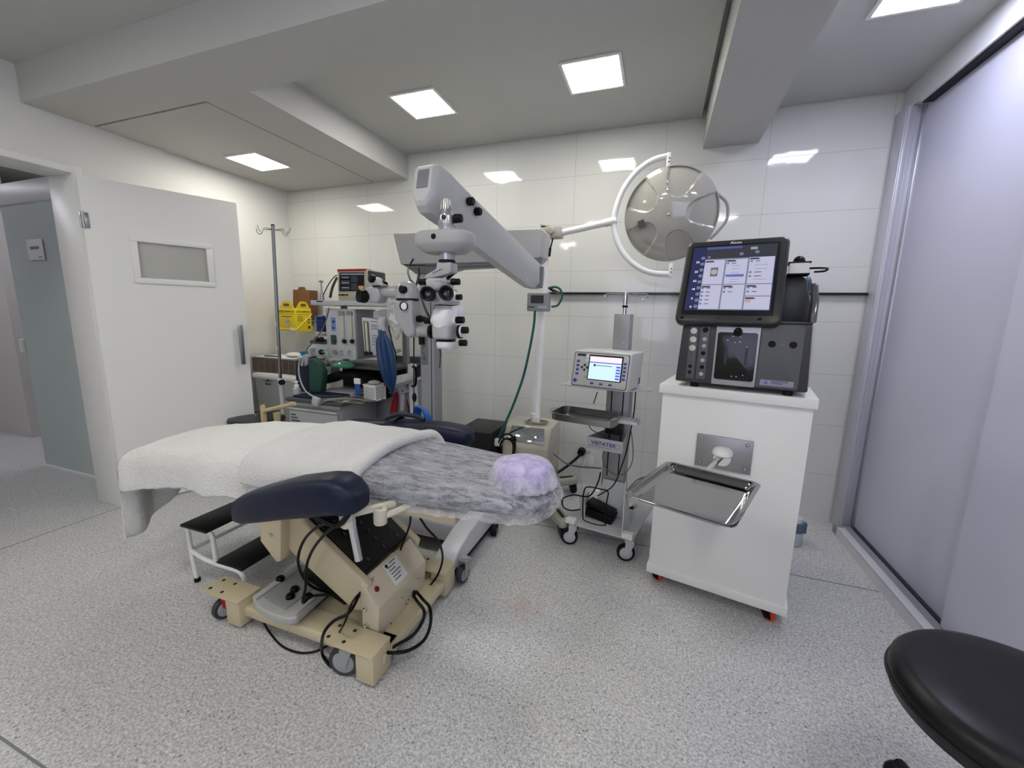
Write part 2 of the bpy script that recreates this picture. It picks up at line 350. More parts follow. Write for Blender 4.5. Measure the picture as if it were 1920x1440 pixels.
# ---- door leaf folded open into the room
HX, HY = -3.352, 1.572
da = math.atan2(.906, .423)     # direction of the leaf in plan
dm = Matrix.Translation((HX, HY, 0)) @ Matrix.Rotation(da, 4, 'Z')
d1 = thing('door_1', 'white hinged door folded open, with a small framed window and bar handle', 'door', (HX, HY, 0), da); d1['kind'] = 'structure'
lf = MB(dm); wx0, wx1, wz0, wz1 = .235, .6, 1.545, 1.775; T = .036
lf.bb((0, 0, .008), (wx0, T, 2.128)).bb((wx1, 0, .008), (.812, T, 2.128)).bb((wx0, 0, .008), (wx1, T, wz0)).bb((wx0, 0, wz1), (wx1, T, 2.128))
part('leaf', lf, M_white, d1)
wfm = MB(dm); fo = .036
for a, c in (((wx0-fo, -.012, wz0-fo), (wx1+fo, .01, wz0)), ((wx0-fo, -.012, wz1), (wx1+fo, .01, wz1+fo)), ((wx0-fo, -.012, wz0), (wx0, .01, wz1)), ((wx1, -.012, wz0), (wx1+fo, .01, wz1))): wfm.bb(a, c, .003)
part('window_frame', wfm, M_white, d1)
part('pane', MB(dm).bb((wx0, .012, wz0), (wx1, .018, wz1)), P('grey_glass', 'B4B4AC', .07, spec=.6), d1, label='grey window pane in the door')
hd = MB(dm); hd.bb((.745, -.055, .935), (.772, -.03, 1.235), .003)
for z in (.965, 1.205): hd.bb((.752, -.035, z-.01), (.766, 0, z+.01), .002)
part('handle', hd, P('satin_steel', '8F9093', .3, .9), d1)
for z in (.22, 1.87):
    h = MB(dm); h.bb((-.012, -.006, z-.045), (.028, -.0005, z+.045), .002); h.cyl((0, -.008, z-.05), (0, -.008, z+.05), .008, n=12)
    part('hinge', h, M_steel, d1)
# ---- corridor beyond the doorway
M_frost = P('frosted_green_glass', 'BAC4C1', .55, spec=.4, var=.05, vscale=1.5)
gd = thing('door_3', 'frosted green glass sliding door beyond the open doorway', 'glass door', (-4.3, 1.80, 0)); gd['kind'] = 'structure'
part('glass_panel', MB().bb((-4.86, 1.795, .012), (-3.66, 1.805, 2.10)), M_frost, gd)
part('pull', MB().rrect(PY(45, 648, 1.795), (1, 0, 0), (0, 0, 1), .035, .11, .012, .02, .004), M_whitep, gd)
sg = thing('wall_sign', 'small square white sign with grey lettering on the frosted glass', 'sign', PY(66, 505, 1.79))
o_ = PY(66, 468, 1.785); part('plate', MB().rrect(o_+V((0, .004, 0)), (1, 0, 0), (0, 0, 1), .205, .15, .003, .006, .001), M_whitep, sg)
ln = MB()
for k in range(9): ln.box(o_+V((-.055+.0135*k, -.0025, .012)), (.009, .001, .022))
ln.box(o_+V((.06, -.0025, -.055)), (.05, .001, .006)); part('lettering', ln, M_gink, sg)
struct('trim_7', MB().bb((-6.4, 1.78, 2.10), (-3.64, 1.90, 2.25), .004).bb((-4.86, 1.785, 0), (-3.64, 1.815, .012)), M_white)
struct('wall_corridor_back', MB().bb((-8.9, 2.9, 0), (-3.5, 3.0, 2.9)), P('taupe_wall', '98928A', .6))
wc = MB(); wc.bb((-3.62, 1.80, 2.25), (-3.5, 3.0, 2.9)).bb((-9, -2.4, 0), (-8.9, 3.0, 2.9)).bb((-9, -2.4, 0), (-3.62, -2.3, 2.9)).bb((-9, 2.15, 0), (-6.0, 2.25, 2.9))
struct('wall_corridor', wc, P('corridor_wall', 'C9C7C2', .6))
struct('wall_corridor_end', MB().bb((-3.64, 1.60, 0), (-3.62, 3.0, 2.9)), M_wallp)
struct('baseboard_corridor', MB().bb((-6.0, 2.885, 0), (-3.7, 2.9, .07)), P('dark_baseboard', '4A4845', .6))
struct('ceiling_corridor', MB().bb((-9, -2.4, 2.62), (-3.62, 3.0, 2.72)), M_ceil)
part_ = thing('ceiling_light', 'unseen corridor ceiling lights beyond the doorway, one added to brighten behind the glass', 'ceiling light', (-5.4, .9, 2.6))
part('diffuser', MB().bb((-5.4, 2.3, 2.607), (-4.2, 2.6, 2.617)), P('corridor_diffuser', 'FFFFFF', .5, emit='F4F2FF', es=7), part_)  # added unseen light panel, brightens the corridor behind the glass
part('diffuser', MB().bb((-6.3, -.6, 2.607), (-5.9, 1.4, 2.617)), P('corridor_diffuser', 'FFFFFF', .5, emit='F4F2FF', es=7), part_)
# black shelf on the back wall
sh = MB().bb((-.83, 3.155, 1.520), (1.205, 3.19, 1.536), .001)
solo('wall_shelf', sh, P('dark_green_glass_shelf', '0E1A17', .12, spec=.6), 'long narrow dark glass shelf along the white tiled wall', 'shelf')
ou = thing('wall_socket', 'white wall socket with two plugs behind the instrument cart', 'socket', PY(1098, 868, YB))
o_ = PY(1098, 862, YB); part('plate', MB().rrect(o_, (1, 0, 0), (0, 0, 1), .13, .085, .008, .01, .002), M_whitep, ou)
# ================================================================ RIGHT: cabinet, phaco machine, tray
def frame(x, y, z, deg): return Matrix.Translation((x, y, z)) @ Matrix.Rotation(math.radians(deg), 4, 'Z')
def caster(mb_frame, parent, c, r, w, ang=0, fork_m=None, tyre_m=None, hub_m=None, name='caster', top=None, lever=None):
    """twin-look swivel caster whose axle centre is c; wheel disc normal at ang in plan; fork rises to height top"""
    a = math.radians(ang); ax = V((math.cos(a), math.sin(a), 0)); fw = V((-ax.y, ax.x, 0)); c = V(c)
    tyre_m = tyre_m or M_rubber; hub_m = hub_m or M_greyp; fork_m = fork_m or M_greyp; top = top if top else c.z+r+.03
    tw = MB(mb_frame).lathe(c-ax*w/2, ax, [(0, r*.72), (0, r*.93), (w*.18, r), (w*.82, r), (w, r*.93), (w, r*.72)], 28)
    wh = part(name, tw, tyre_m, parent)
    hb = MB(mb_frame).lathe(c-ax*(w/2+.003), ax, [(0, .004), (0, r*.62), (.004, r*.74), (w+.002, r*.74), (w+.006, r*.62), (w+.006, .004)], 24)
    part('hub', hb, hub_m, wh)
    fk = MB(mb_frame)
    for s in (-1, 1):
        p = c+ax*s*(w/2+.006)
        fk.prism([p+fw*(-.013)+V((0, 0, -.012)), p+fw*.013+V((0, 0, -.012)), V((p.x, p.y, 0))+fw*(.030+.01)+V((0, 0, top-.012)), V((p.x, p.y, 0))+fw*(-.006)+V((0, 0, top-.012))], ax*s*.004)
    q = V((c.x, c.y, 0))+fw*.017
    fk.box(q+V((0, 0, top-.010)), (w+.022, .05, .010), Matrix.Rotation(a, 4, 'Z'), .003); fk.cyl(q+V((0, 0, top-.01)), q+V((0, 0, top)), .02)
    part('fork', fk, fork_m, wh)
    if lever: part('brake_lever', MB(mb_frame).box(c+fw*(r*.55)+V((0, 0, r*.95)), (w*.8, .05, .012), Matrix.Rotation(a, 4, 'Z') @ Matrix.Rotation(math.radians(30), 4, 'X'), .004), lever, wh)
    return wh
K = frame(.034, 2.030, 0, -11.7)
cab = thing('equipment_cabinet', 'tall white laminate cabinet on orange casters carrying the grey surgical console', 'cabinet', K @ V((.3, .25, 0)), math.radians(-11.7))
W_, D_ = .598, .50
bd = MB(K); bd.bb((.008, .016, .072), (W_-.004, .018+D_, 1.003), .0015)
part('body', bd, M_white, cab)
part('bottom_rail', MB(K).bb((.0, .006, .066), (W_+.006, .024+D_, .108), .0015), M_white, cab)
part('top_panel', MB(K).bb((-.006, -.006, 1.005), (W_+.006, D_+.04, 1.046), .0015), M_white, cab)
M_org = P('orange_wheel', 'D8431C', .4)
for x, y in ((.05, .07), (.545, .05), (.05, .46), (.545, .46)): caster(K, cab, (x, y, .026), .026, .022, 70, M_black, M_org, M_org, top=.068)
mp = MB(K); mp.bb((.176, .003, .680), (.402, .0155, .832), .001); part('mounting_plate', mp, P('dull_steel', 'A0A0A0', .42, 1), cab)
for x in (.198, .38):
    for z in (.702, .812): part('bolt', MB(K).rings([((x, .002, z), .008), ((x, -.002, z), .006), ((x, -.003, z), .002)]), M_steel, cab)
dome = MB(K); dome.loft([[V((.287+.044*c_*math.cos(a), .002-.055*c_*max(0, math.sin(a)), .757+.034*s__)) for a in [math.pi*k/16 for k in range(17)]] for c_, s__ in ((.9, -.15), (1, 0), (.97, .3), (.85, .6), (.6, .85), (.3, .96), (.05, 1))]); part('bracket_dome', dome, M_whitep, cab)
dd = MB(K); dd.lathe((.287, -.002, .735), (0, 1, 0), [(0, .036), (.006, .038)]); part('bracket_disc', dd, M_chrome, cab)
# tray arm + tray
arm0 = K @ V((.287, -.01, .750)); arm1 = None
T0, T1, T2, T3 = [PZ(u, v, .735) for u, v in ((1180, 926), (1385, 999), (1422, 902), (1240, 863))]
tc_ = (T0+T1+T2+T3)/4; tx = ((T1-T0)+(T2-T3)).normalized(); tyv = ((T3-T0)+(T2-T1)); tyv = (tyv-tx*tyv.dot(tx)).normalized()
tw_ = ((T1-T0).length+(T2-T3).length)/2; th_ = ((T3-T0).length+(T2-T1).length)/2
rm_ = T3+(T2-T3)*.50; part('tray_arm', MB().tube([arm0, V((rm_.x, rm_.y+.03, .712)), V((rm_.x, rm_.y-.03, .692)), V((tc_.x, tc_.y, .694))], .0135, 12, 5).cyl(V((tc_.x, tc_.y, .690)), V((tc_.x, tc_.y, .709)), .03), M_chrome, cab)
tray = thing('instrument_tray', 'large polished rectangular steel tray on the arm of the white cabinet', 'tray', tc_-V((0, 0, .02)), math.atan2(tx.y, tx.x))
def tray_mesh(c, X, Y, w, h, dep, r, lip=.012, slope=.012, M=None):
    X, Y = V(X), V(Y); Z = V((0, 0, 1)); R = []
    def ring(ins, z, rr):
        o = []
        for sx, sy, a0 in ((1, 1, 0), (-1, 1, 90), (-1, -1, 180), (1, -1, 270)):
            for q in range(9):
                a = math.radians(a0+90*q/8); o.append(c+X*(sx*(w/2-ins-rr)+rr*math.cos(a))+Y*(sy*(h/2-ins-rr)+rr*math.sin(a))+Z*z)
        return o
    prof = [(.003, -.005, r), (0, -.003, r), (0, 0, r), (.004, .0015, r), (lip, 0, r-.004), (lip+slope*.6, -dep*.5, r-.01), (lip+slope, -dep*.92, r-.012), (lip+slope+.006, -dep, r-.015)]
    inner = [ring(i, z, max(q, .008)) for i, z, q in prof]
    outer = [ring(i+.0012, z-.0012, max(q, .007)) for i, z, q in prof][::-1]
    m = MB(M); m.loft(inner+outer, cap=False)
    n = len(inner[0]); m.add(inner[-1], [list(range(n))]); m.add(outer[0], [list(range(n))]); return m
part('pan', tray_mesh(tc_, tx, tyv, tw_, th_, .024, .035, .014, .02), P('polished_tray_steel', '9C9C9E', .06, 1, bump=.05, bscale=6), tray)
# ---- surgical console
A = frame(.034, 2.030, 1.046, -11.7); S_ = 'alcon'
con = thing('surgical_console', 'dark grey surgical console with a tilted touch screen on the white cabinet', 'surgical console', A @ V((.3, .2, 0)), math.radians(-11.7))
M_con = P('console_charcoal', '3A3B3D', .38, bump=.02, bscale=200); M_con2 = P('console_grey_panel', '535457', .4); M_sil = P('console_silver', 'A6A8AA', .35, .4)
x0, x1 = .072, .541; z0, z1 = .022, .292
def sx(f): return x0+(x1-x0)*f
body = MB(A); body.prism([(x0-.012, -.006, z0), (x1+.022, -.006, z0), (x1+.008, -.006, z1), (x0+.002, -.006, z1)], (0, .40, 0), .008)
part('housing', body, M_con, con)
part('side_cover', MB(A).prism([(x1+.023, .05, z0+.01), (x1+.032, .05, z0+.02), (x1+.022, .05, z1-.005), (x1+.010, .05, z1)], (0, .34, 0), .003), P('console_white_side', 'C9CACC', .35), con)
for x in (.14, .50): part('foot', MB(A).cyl((x, .03, 0), (x, .03, z0), .018), M_rubber, con)
for x in (.14, .50): part('foot', MB(A).cyl((x, .34, 0), (x, .34, z0), .018), M_rubber, con)
X3, Z3 = A.to_3x3() @ V((1, 0, 0)), V((0, 0, 1)); FN = A.to_3x3() @ V((0, -1, 0))
def fp(fx, fz, d=0): return A @ V((sx(fx), -.0065-d, z0+(z1-z0)*fz))
# connector strips
for fx, fw in ((.105, .075), (.20, .082)):
    part('socket_strip', MB().rrect(fp(fx, .50), X3, Z3, (x1-x0)*fw, .235, .006, .002, .0008), M_con2, con)
for i, fz in enumerate((.86, .72, .58)): 
    part('socket', MB().lathe(fp(.107, fz, .002), FN, [(0, .0145), (.006, .0135), (.006, .009), (.001, .008), (.001, .001)]), M_chrome, con)
for fz in (.27, .17): part('socket', MB().lathe(fp(.100, fz, .002), FN, [(0, .008), (.003, .007), (.003, .001)]), M_black, con)
for i, fz in enumerate((.88, .73, .62, .50, .385, .27, .155)):
    part('socket', MB().lathe(fp(.205, fz, .002), FN, [(0, .0115 if i == 0 else .009), (.004, .0095 if i == 0 else .0075), (.004, .005), (.001, .005), (.001, .001)]), M_black if i in (0, 3, 5) else M_lgrey, con)
# cassette bay
bay = part('cassette_bay', MB().rrect(fp(.475, .495), X3, Z3, .166, .262, .006, .004, .001), M_sil, con)
part('bay_door', MB().rrect(fp(.475, .475, .004), X3, Z3, .150, .205, .010, .004, .001), P('bay_black_gloss', '060607', .12), bay)
part('bay_latch', MB().rrect(fp(.475, .86, .004), X3, Z3, .034, .034, .015, .006, .002).ball(fp(.475, .885, .006), (.015, .008, .013)), M_black, bay)
vents = MB()
for fz, fx in ((.79, .44), (.79, .50), (.73, .40), (.64, .56), (.16, .46), (.16, .50), (.19, .55), (.70, .46), (.71, .50)): vents.cyl(fp(fx, fz, .008), fp(fx, fz, .0092), .0022, n=10)
part('bay_screw', vents, M_alu, bay, kind='stuff')
for fx in (.395, .56): part('bay_rail', MB().rrect(fp(fx, .5, .008), X3, Z3, .010, .085, .002, .001), P('bay_blue_plastic', '1B2A3E', .3), bay)
# right door of the console
dp = part('front_panel', MB().rrect(fp(.815, .5), X3, Z3, .148, .256, .008, .003, .001), M_con2, con)
for fx in (.745, .90): part('port', MB().lathe(fp(fx, .70, .003), FN, [(0, .0135), (.004, .012), (.004, .007), (.001, .007), (.001, .001)]), M_black, dp)
tri = MB(); c_ = fp(.822, .70, .0034); tri.prism([c_+X3*-.009+Z3*-.006, c_+X3*.009+Z3*-.006, c_+Z3*.009], FN*.0006); part('marking', tri, M_gink, dp)
lab = part('nameplate', MB().rrect(fp(.815, .105, .003), X3, Z3, .118, .024, .003, .0015), P('nameplate_lilac', '8E90A2', .35), dp)
ln = MB()
for k, (a, b_) in enumerate(((.77, .90), (.78, .86))): ln.prism([fp(a, .125-.03*k, .0046), fp(b_, .125-.03*k, .0046), fp(b_, .140-.03*k, .0046), fp(a, .140-.03*k, .0046)], FN*.0002)
part('lettering', ln, P('nameplate_ink', '50526A', .5), dp)
part('nameplate_badge', MB().lathe(fp(.735, .105, .0046), FN, [(0, .006), (.001, .005)]), P('badge_blue', '5D6CA8', .3), dp)
# upper rear housing, arm and handle
up = MB(A)
up.prism([(.40, .17, z1), (.542, .17, z1), (.556, .17, z1+.05), (.522, .17, z1+.19), (.505, .17, z1+.205), (.40, .17, z1+.205)], (0, .22, 0), .012)
part('rear_housing', up, M_con, con)
part('deck', MB(A).bb((.08, .0, z1-.002), (.550, .36, z1+.012), .005), M_dgrey, con)
hg = MB(A); hg.prism([(.560, -.003, z1+.008), (.563, .03, z1+.10), (.557, .08, z1+.165), (.553, .10, z1+.17), (.557, .085, z1+.08), (.556, .085, z1+.008)], (-.022, 0, 0), .007, 3)
part('side_grip', hg, P('glossy_grip', '5A5B60', .15, .3), con)
# items parked behind the screen
pk = thing('handpiece_holder', 'white and black holder with a black probe behind the screen of the surgical console', 'holder', A @ V((.53, .1, z1+0.203)), math.radians(-11.7))
part('block', MB(A).bb((.45, .10, z1+0.204), (.52, .20, z1+0.253), .003), M_whitep, pk); part('strap', MB(A).bb((.445, .098, z1+0.251), (.525, .202, z1+0.257), .002).bb((.445, .097, z1+0.204), (.524, .202, z1+0.210), .002), M_black, pk)
part('probe', MB(A).tube([(.51, .15, z1+0.233), (.555, .1, z1+0.228), (.585, .15, z1+0.229), (.575, .15, z1+0.220), (.54, .15, z1+0.218)], .004, 8, 3), M_black, pk)
solo('blue_bulb', MB(A).ball((.530, .25, z1+0.163), (.018, .03, .045)), P('dull_blue_rubber', '35505F', .4), 'small dark blue bulb hanging behind the surgical console', 'bulb')
solo('probe_cover', MB(A).ball((.485, .17, z1+0.266), (.022, .03, .022)), M_black, 'small black dome on top of the holder behind the console screen', 'cap')
# screen (built in its own tilted frame)
so = V((.066, 1.982, 1.333)); ya = math.radians(-11.7); ti = math.radians(26)
sX = V((math.cos(ya), math.sin(ya), 0)); nb = V((-math.sin(ya), math.cos(ya), 0)); sY = (V((0, 0, 1))*math.cos(ti)+nb*math.sin(ti)); sN = sX.cross(sY)
# width/height chosen from the corners seen
SW, SH = .402, .412
def spt(x, y, d=0): return so+sX*x+sY*y+sN*d
scr = part('screen_bezel', MB().rrect(spt(SW/2, SH/2, -.035), sX, sY, SW, SH, .030, .045, .012), P('bezel_charcoal', '2C2D2E', .33, bump=.01), con)
part('bezel_rim', MB().rrect(spt(SW/2-.004, SH/2+.004, .0095), sX, sY, SW-.055, SH-.065, .006, .002, .0006), M_black, scr)
DW, DH, DX, DY = .325, .318, .034, .058
def dpt(fx, fy, d=0): return spt(DX+DW*fx, DY+DH*fy, .0118+d)
def em(name, col, s=1.0): return P(name, '000000', .3, emit=col, es=s)
def drect(fx0, fy0, fx1, fy1, d, mt, name='display_area'):
    m = MB(); m.prism([dpt(fx0, fy0, d), dpt(fx1, fy0, d), dpt(fx1, fy1, d), dpt(fx0, fy1, d)], sN*.0003); return m
E0, E1, E2, E3, E4, E5 = em('screen_navy', '23284C', .9), em('screen_lilac_panel', 'B4B5CC', .8), em('screen_dark_bar', '34363F', .8), em('screen_blue_bar', '4E5390', .8), em('screen_white_text', 'E8E8F4', 1), em('screen_grey_text', '3A3A60', .5)
part('display', drect(0, 0, 1, 1, 0, E0), E0, scr)
part('display_bar', drect(.17, .80, 1, .99, .0003, E2), E2, scr)
part('display_bar', drect(.17, .955, .6, .99, .0006, E3), E3, scr)
mm_ = MB()
cells = [(.17, .40, .415, .78), (.435, .40, .685, .78), (.705, .40, .985, .80), (.17, .02, .415, .385), (.435, .02, .685, .385), (.705, .22, .985, .385), (.705, .02, .985, .205)]
for a, b_, c, d in cells: mm_.prism([dpt(a, b_, .0004), dpt(c, b_, .0004), dpt(c, d, .0004), dpt(a, d, .0004)], sN*.0003)
part('display_panel', drect(.165, .01, .99, .80, .0003, E2), em('screen_panel_gap', '8A8CA6', .6), scr)
part('display_panel', mm_, E1, scr)
mb_ = MB(); mk = MB()
def disc(m, fx, fy, r, d=.0008): m.lathe(dpt(fx, fy, d), sN, [(0, r), (.0003, r*.95)], 14)
for a, b_, c, d in cells: mk.prism([dpt(a+.005, d-.035, .0008), dpt(a+.12, d-.035, .0008), dpt(a+.10, d-.012, .0008), dpt(a+.005, d-.012, .0008)], sN*.0002)
for fx, ys in ((.19, (.34, .28, .22, .16, .10)), (.455, (.72, .53, .34, .28)), (.73, (.74, .57, .51, .34, .28))):
    for y in ys: disc(mb_, fx, y, .0052); mk.prism([dpt(fx+.045, y-.006, .0008), dpt(fx+.045+.05+.03*((y*100) % 2), y-.006, .0008), dpt(fx+.045+.05+.03*((y*100) % 2), y+.004, .0008), dpt(fx+.045, y+.004, .0008)], sN*.0002)
for y in (.68, .63, .57, .47, .43): mk.prism([dpt(.50, y-.0015, .0008), dpt(.60, y-.0015, .0008), dpt(.60, y+.0015, .0008), dpt(.50, y+.0015, .0008)], sN*.0002)
for y in (.68, .62, .46): mk.prism([dpt(.77, y-.0015, .0008), dpt(.92, y-.0015, .0008), dpt(.92, y+.0015, .0008), dpt(.77, y+.0015, .0008)], sN*.0002)
disc(mb_, .21, .83, .006); disc(mb_, .60, .86, .008); disc(mb_, .78, .88, .008)
for k in range(9): disc(mb_, .135, .82-.095*k, .0085, .0004)
part('display_icon', mb_, em('screen_icon_blue', '73799C', .7), scr, kind='stuff'); part('display_text', mk, E5, scr)
hl = MB(); hl.prism([dpt(.455, .505, .001), dpt(.66, .505, .001), dpt(.66, .545, .001), dpt(.455, .545, .001)], sN*.0002); part('display_bar', hl, em('screen_highlight', '5A64A8', .9), scr)
ic = MB(); ic.prism([dpt(.255, .52, .001), dpt(.345, .52, .001), dpt(.345, .66, .001), dpt(.255, .66, .001)], sN*.0002); part('display_icon', ic, em('screen_grey_icon', '6B6D70', .7), scr)
ic = MB(); ic.lathe(dpt(.30, .59, .0013), sN, [(0, .013), (.0002, .0125)]); part('display_icon', ic, em('screen_pale_icon', 'A0A2A4', .8), scr)
ic = MB(); ic.prism([dpt(.715, .12, .001), dpt(.775, .12, .001), dpt(.775, .165, .001), dpt(.715, .165, .001)], sN*.0002); part('display_icon', ic, em('screen_tan_icon', 'B89878', .8), scr)
ic = MB(); ic.prism([dpt(.70, .92, .001), dpt(.78, .92, .001), dpt(.78, .96, .001), dpt(.70, .96, .001)], sN*.0002); part('display_icon', ic, em('screen_button', '8FA39A', .7), scr)
for s_t, fy in (('30', .755), ('35', .60), ('65', .455), ('18', .325), ('0', .18), ('0', .05)):
    text('display_number', s_t, dpt(.075, fy, .0008), sX, sY, .0105, E4, scr)
text('brand_lettering', 'Alcon', spt(SW*.50, SH-.020, .0102), sX, sY, .0125, P('brand_white', 'EDEDED', .4), scr, w=.045, bold=.02)
for x in (.030, SW-.075): part('screen_sensor', MB().rrect(spt(x, .022, .0095), sX, sY, .016, .011, .002, .001), M_black, scr)
part('screen_latch', MB().rrect(spt(SW*.44, .026, .0085), sX, sY, .028, .007, .003, .003, .001), M_dgrey, scr)
part('screen_mount', MB(A).bb((.24, .09, z1+.01), (.36, .18, z1+.20), .01), M_dgrey, con)
# plastic jug behind the cabinet
j = thing('plastic_jug', 'translucent plastic jug with blue clip on the floor behind the white cabinet', 'jug', PZ(1490, 1020, 0)); c = K @ V((.62, .36, 0))
c = PZ(1486, 1026, 0)+V((0, .06, 0)); j.location = c; ROOT[j.name] = Matrix.Translation(c)
part('vessel', MB().lathe(c, (0, 0, 1), [(0, .055), (.01, .062), (.11, .062), (.13, .055), (.17, .05), (.175, .04)]), P('milky_plastic', 'CFD3D6', .35, alpha=.8), j)
part('clip', MB().lathe(c, (0, 0, 1), [(.09, .064), (.10, .067), (.145, .064), (.15, .056)]).box(c+V((.065, 0, .11)), (.02, .03, .07), None, .006), P('slate_blue_plastic', '50667A', .4), j)
# ================================================================ instrument cart with the biometry monitor
VC = frame(-.19, 2.50, 0, -11.6)
vc = thing('instrument_cart', 'grey wheeled instrument cart with a slotted column, name basket and twin hooks', 'medical cart', (-.19, 2.50, 0), math.radians(-11.6))
vX = VC.to_3x3() @ V((1, 0, 0)); vN = VC.to_3x3() @ V((0, -1, 0)); U = V((0, 0, 1))
def VI(p): return VC.inverted() @ V(p)
# wheels at the measured contact points
wf1, wf2, wr2 = VI(PZ(1067, 1019, 0)), VI(PZ(1172, 1050, 0)), VI(PZ(1187, 976, 0)); wr1 = V((wf1.x, wr2.y, 0))
for p, lv in ((wf1, M_black), (wf2, M_black), (wr2, None), (wr1, None)):
    caster(VC, vc, (p.x, p.y, .050), .050, .030, -68, M_lgrey, M_rubber, P('wheel_pale', 'B6B7B5', .4), top=.125, lever=lv)
xm, xr = wf1.x+.0, wf2.x
dk = MB(VC)
dk.prism([(wf1.x-.03, wf1.y+.06, .125), (wf1.x+.04, wf1.y-.0, .125), (wf2.x-.05, wf2.y-.005, .125), (wf2.x+.035, wf2.y, .125), (wf2.x+.035, wr2.y+.02, .125), (wf2.x-.045, wr2.y+.02, .125), (wf2.x-.06, .1, .125), (wf1.x+.06, .1, .125), (wf1.x+.04, wr1.y+.02, .125), (wf1.x-.035, wr1.y+.02, .125)], (0, 0, .008), .001)
part('base_plate', dk, M_lgrey, vc)
for x, y in ((wf1.x, wf1.y+.01), (wf2.x, wf2.y+.01), (wf2.x, wr2.y), (wf1.x, wr1.y)):
    part('corner_block', MB(VC).box((x, y+.01, .142), (.062, .05, .030), bev=.006), M_whitep, vc)
bk = MB(VC); bk.prism([(-.10, -.055, .134), (.14, -.055, .134), (.078, -.055, .36), (-.05, -.055, .36)], (0, .006, 0)); bk.prism([(.09, -.055, .134), (.14, -.2, .134), (.14, -.055, .134)], (0, 0, .01))
part('back_plate', bk, M_lgrey, vc)
part('side_flange', MB(VC).prism([(.084, -.06, .37), (.084, -.03, .37), (.14, -.10, .13), (.14, -.27, .13)], (.006, 0, 0)), M_lgrey, vc)
CW = .068
col = MB(VC); col.bb((-CW, -.04, .13), (CW, .045, 1.16), .002); part('column', col, P('column_aluminium', '9A9B9C', .4, .6), vc)
sl = MB(VC)
for x in (-.035, .035): sl.bb((x-.0035, -.0415, .38), (x+.0035, -.039, 1.10))
part('slot', sl, M_black, vc)
bxc = PY(1165, 622, 2.47); bx = VI(bxc)
part('upper_housing', MB(VC).bb((bx.x-.047, -.035, 1.155), (bx.x+.047, .04, 1.372), .002), P('column_box', '9FA0A1', .4, .3), vc)
for x in (-.014, .014): part('screw', MB(VC).ball((bx.x+x, -.036, 1.205), .0045, 10, 6), M_chrome, vc)
bx_ = bx.x
tb = MB(VC).cyl((bx_+.003, 0, 1.37), (bx_+.003, 0, 1.44), .011).cyl((bx_+.003, 0, 1.43), (bx_+.003, 0, 1.497), .014)
part('pole', tb, M_chrome, vc)
part('pole_collar', MB(VC).cyl((bx_+.003, 0, 1.41), (bx_+.003, 0, 1.422), .0165), M_rubber, vc)
for s in (-1, 1):
    hk = [(bx_+.003, 0, 1.487), (bx_+.003+s*.06, 0, 1.488), (bx_+.003+s*.108, 0, 1.489), (bx_+.003+s*.125, 0, 1.483), (bx_+.003+s*.120, 0, 1.464), (bx_+.003+s*.100, 0, 1.458), (bx_+.003+s*.088, 0, 1.467), (bx_+.003+s*.090, 0, 1.480)]
    part('hook', MB(VC).tube(hk, .0032, 8, 4), M_chrome, vc)
# basket with the name plate
bo = V((-.340, 2.300, .598)); by = math.radians(-11.6); BX = V((math.cos(by), math.sin(by), 0)); BN = V((math.sin(by), -math.cos(by), 0))
bs = MB(); q = [bo, bo+BX*.206, bo+BX*.206+U*.070, bo+U*.070]
bs.prism(q, BN*-.002)
bL, bR = VC @ V((-CW, -.04, .60)), VC @ V((CW, -.04, .60))
bs.prism([bo, bo+U*.07, bL+U*.07, bL], (.002, 0, 0)).prism([bo+BX*.206, bo+BX*.206+U*.07, bR+U*.07, bR], (.002, 0, 0)).prism([bo, bo+BX*.206, bR, bL], (0, 0, .002))
bk_ = part('basket', bs, P('basket_grey', 'A8AAAC', .4), vc)
text('brand_lettering', 'ViSTATEK', bo+BX*.098+U*.040+BN*.0006, BX, U, .022, P('navy_print', '1E1B6A', .4), bk_, w=.150, bold=.02)
ov = MB(); pts = [bo+BX*(.165+.032*math.cos(a))+U*(.036+.014*math.sin(a))+BN*.001 for a in [math.radians(-100+200*k/20) for k in range(21)]]
ov.tube(pts, .0011, 6, 1); ov.prism([bo+BX*.01+U*.019+BN*.0008, bo+BX*.15+U*.016+BN*.0008, bo+BX*.15+U*.019+BN*.0008, bo+BX*.01+U*.0225+BN*.0008], BN*.0004); part('marking', ov, M_gink, bk_)
# shelf under the monitor
sp_ = MB(VC); sp_.prism([(-.30, -.20, .945), (.08, -.20, .945), (.19, -.06, .94), (.19, .04, .94), (-.30, .02, .945)], (0, 0, .008), .003)
part('monitor_shelf', sp_, M_lgrey, vc)
# monitor
mo = V((-.449, 2.300, .962)); ya_ = math.radians(-13.1); tt = math.radians(12)
mX = V((math.cos(ya_), math.sin(ya_), 0)); mn = V((-math.sin(ya_), math.cos(ya_), 0)); mY = U*math.cos(tt)+mn*math.sin(tt); mN = mX.cross(mY)
mon = thing('biometry_monitor', 'pale grey bench instrument with a lit blue screen and purple keys on the wheeled cart', 'medical instrument', mo, ya_)
def mp_(x, y, d=0): return mo+mX*x+mY*y+mN*d
MW, MH = .322, .196
cas = MB(); c0 = [mp_(-.006, -.006), mp_(MW+.006, -.006), mp_(MW+.008, MH+.006), mp_(MW*.5, MH+.012), mp_(-.008, MH+.006)]
cas.prism([p+mN*.004 for p in c0], mn*.235, .008, 3); part('casing', cas, P('instrument_casing', 'C4C5C4', .35), mon)
part('front_bezel', MB().rrect(mp_(MW/2, MH/2, .0035), mX, mY, MW-.002, MH-.002, .012, .003, .001), P('bezel_line', '2A2A34', .4), mon)
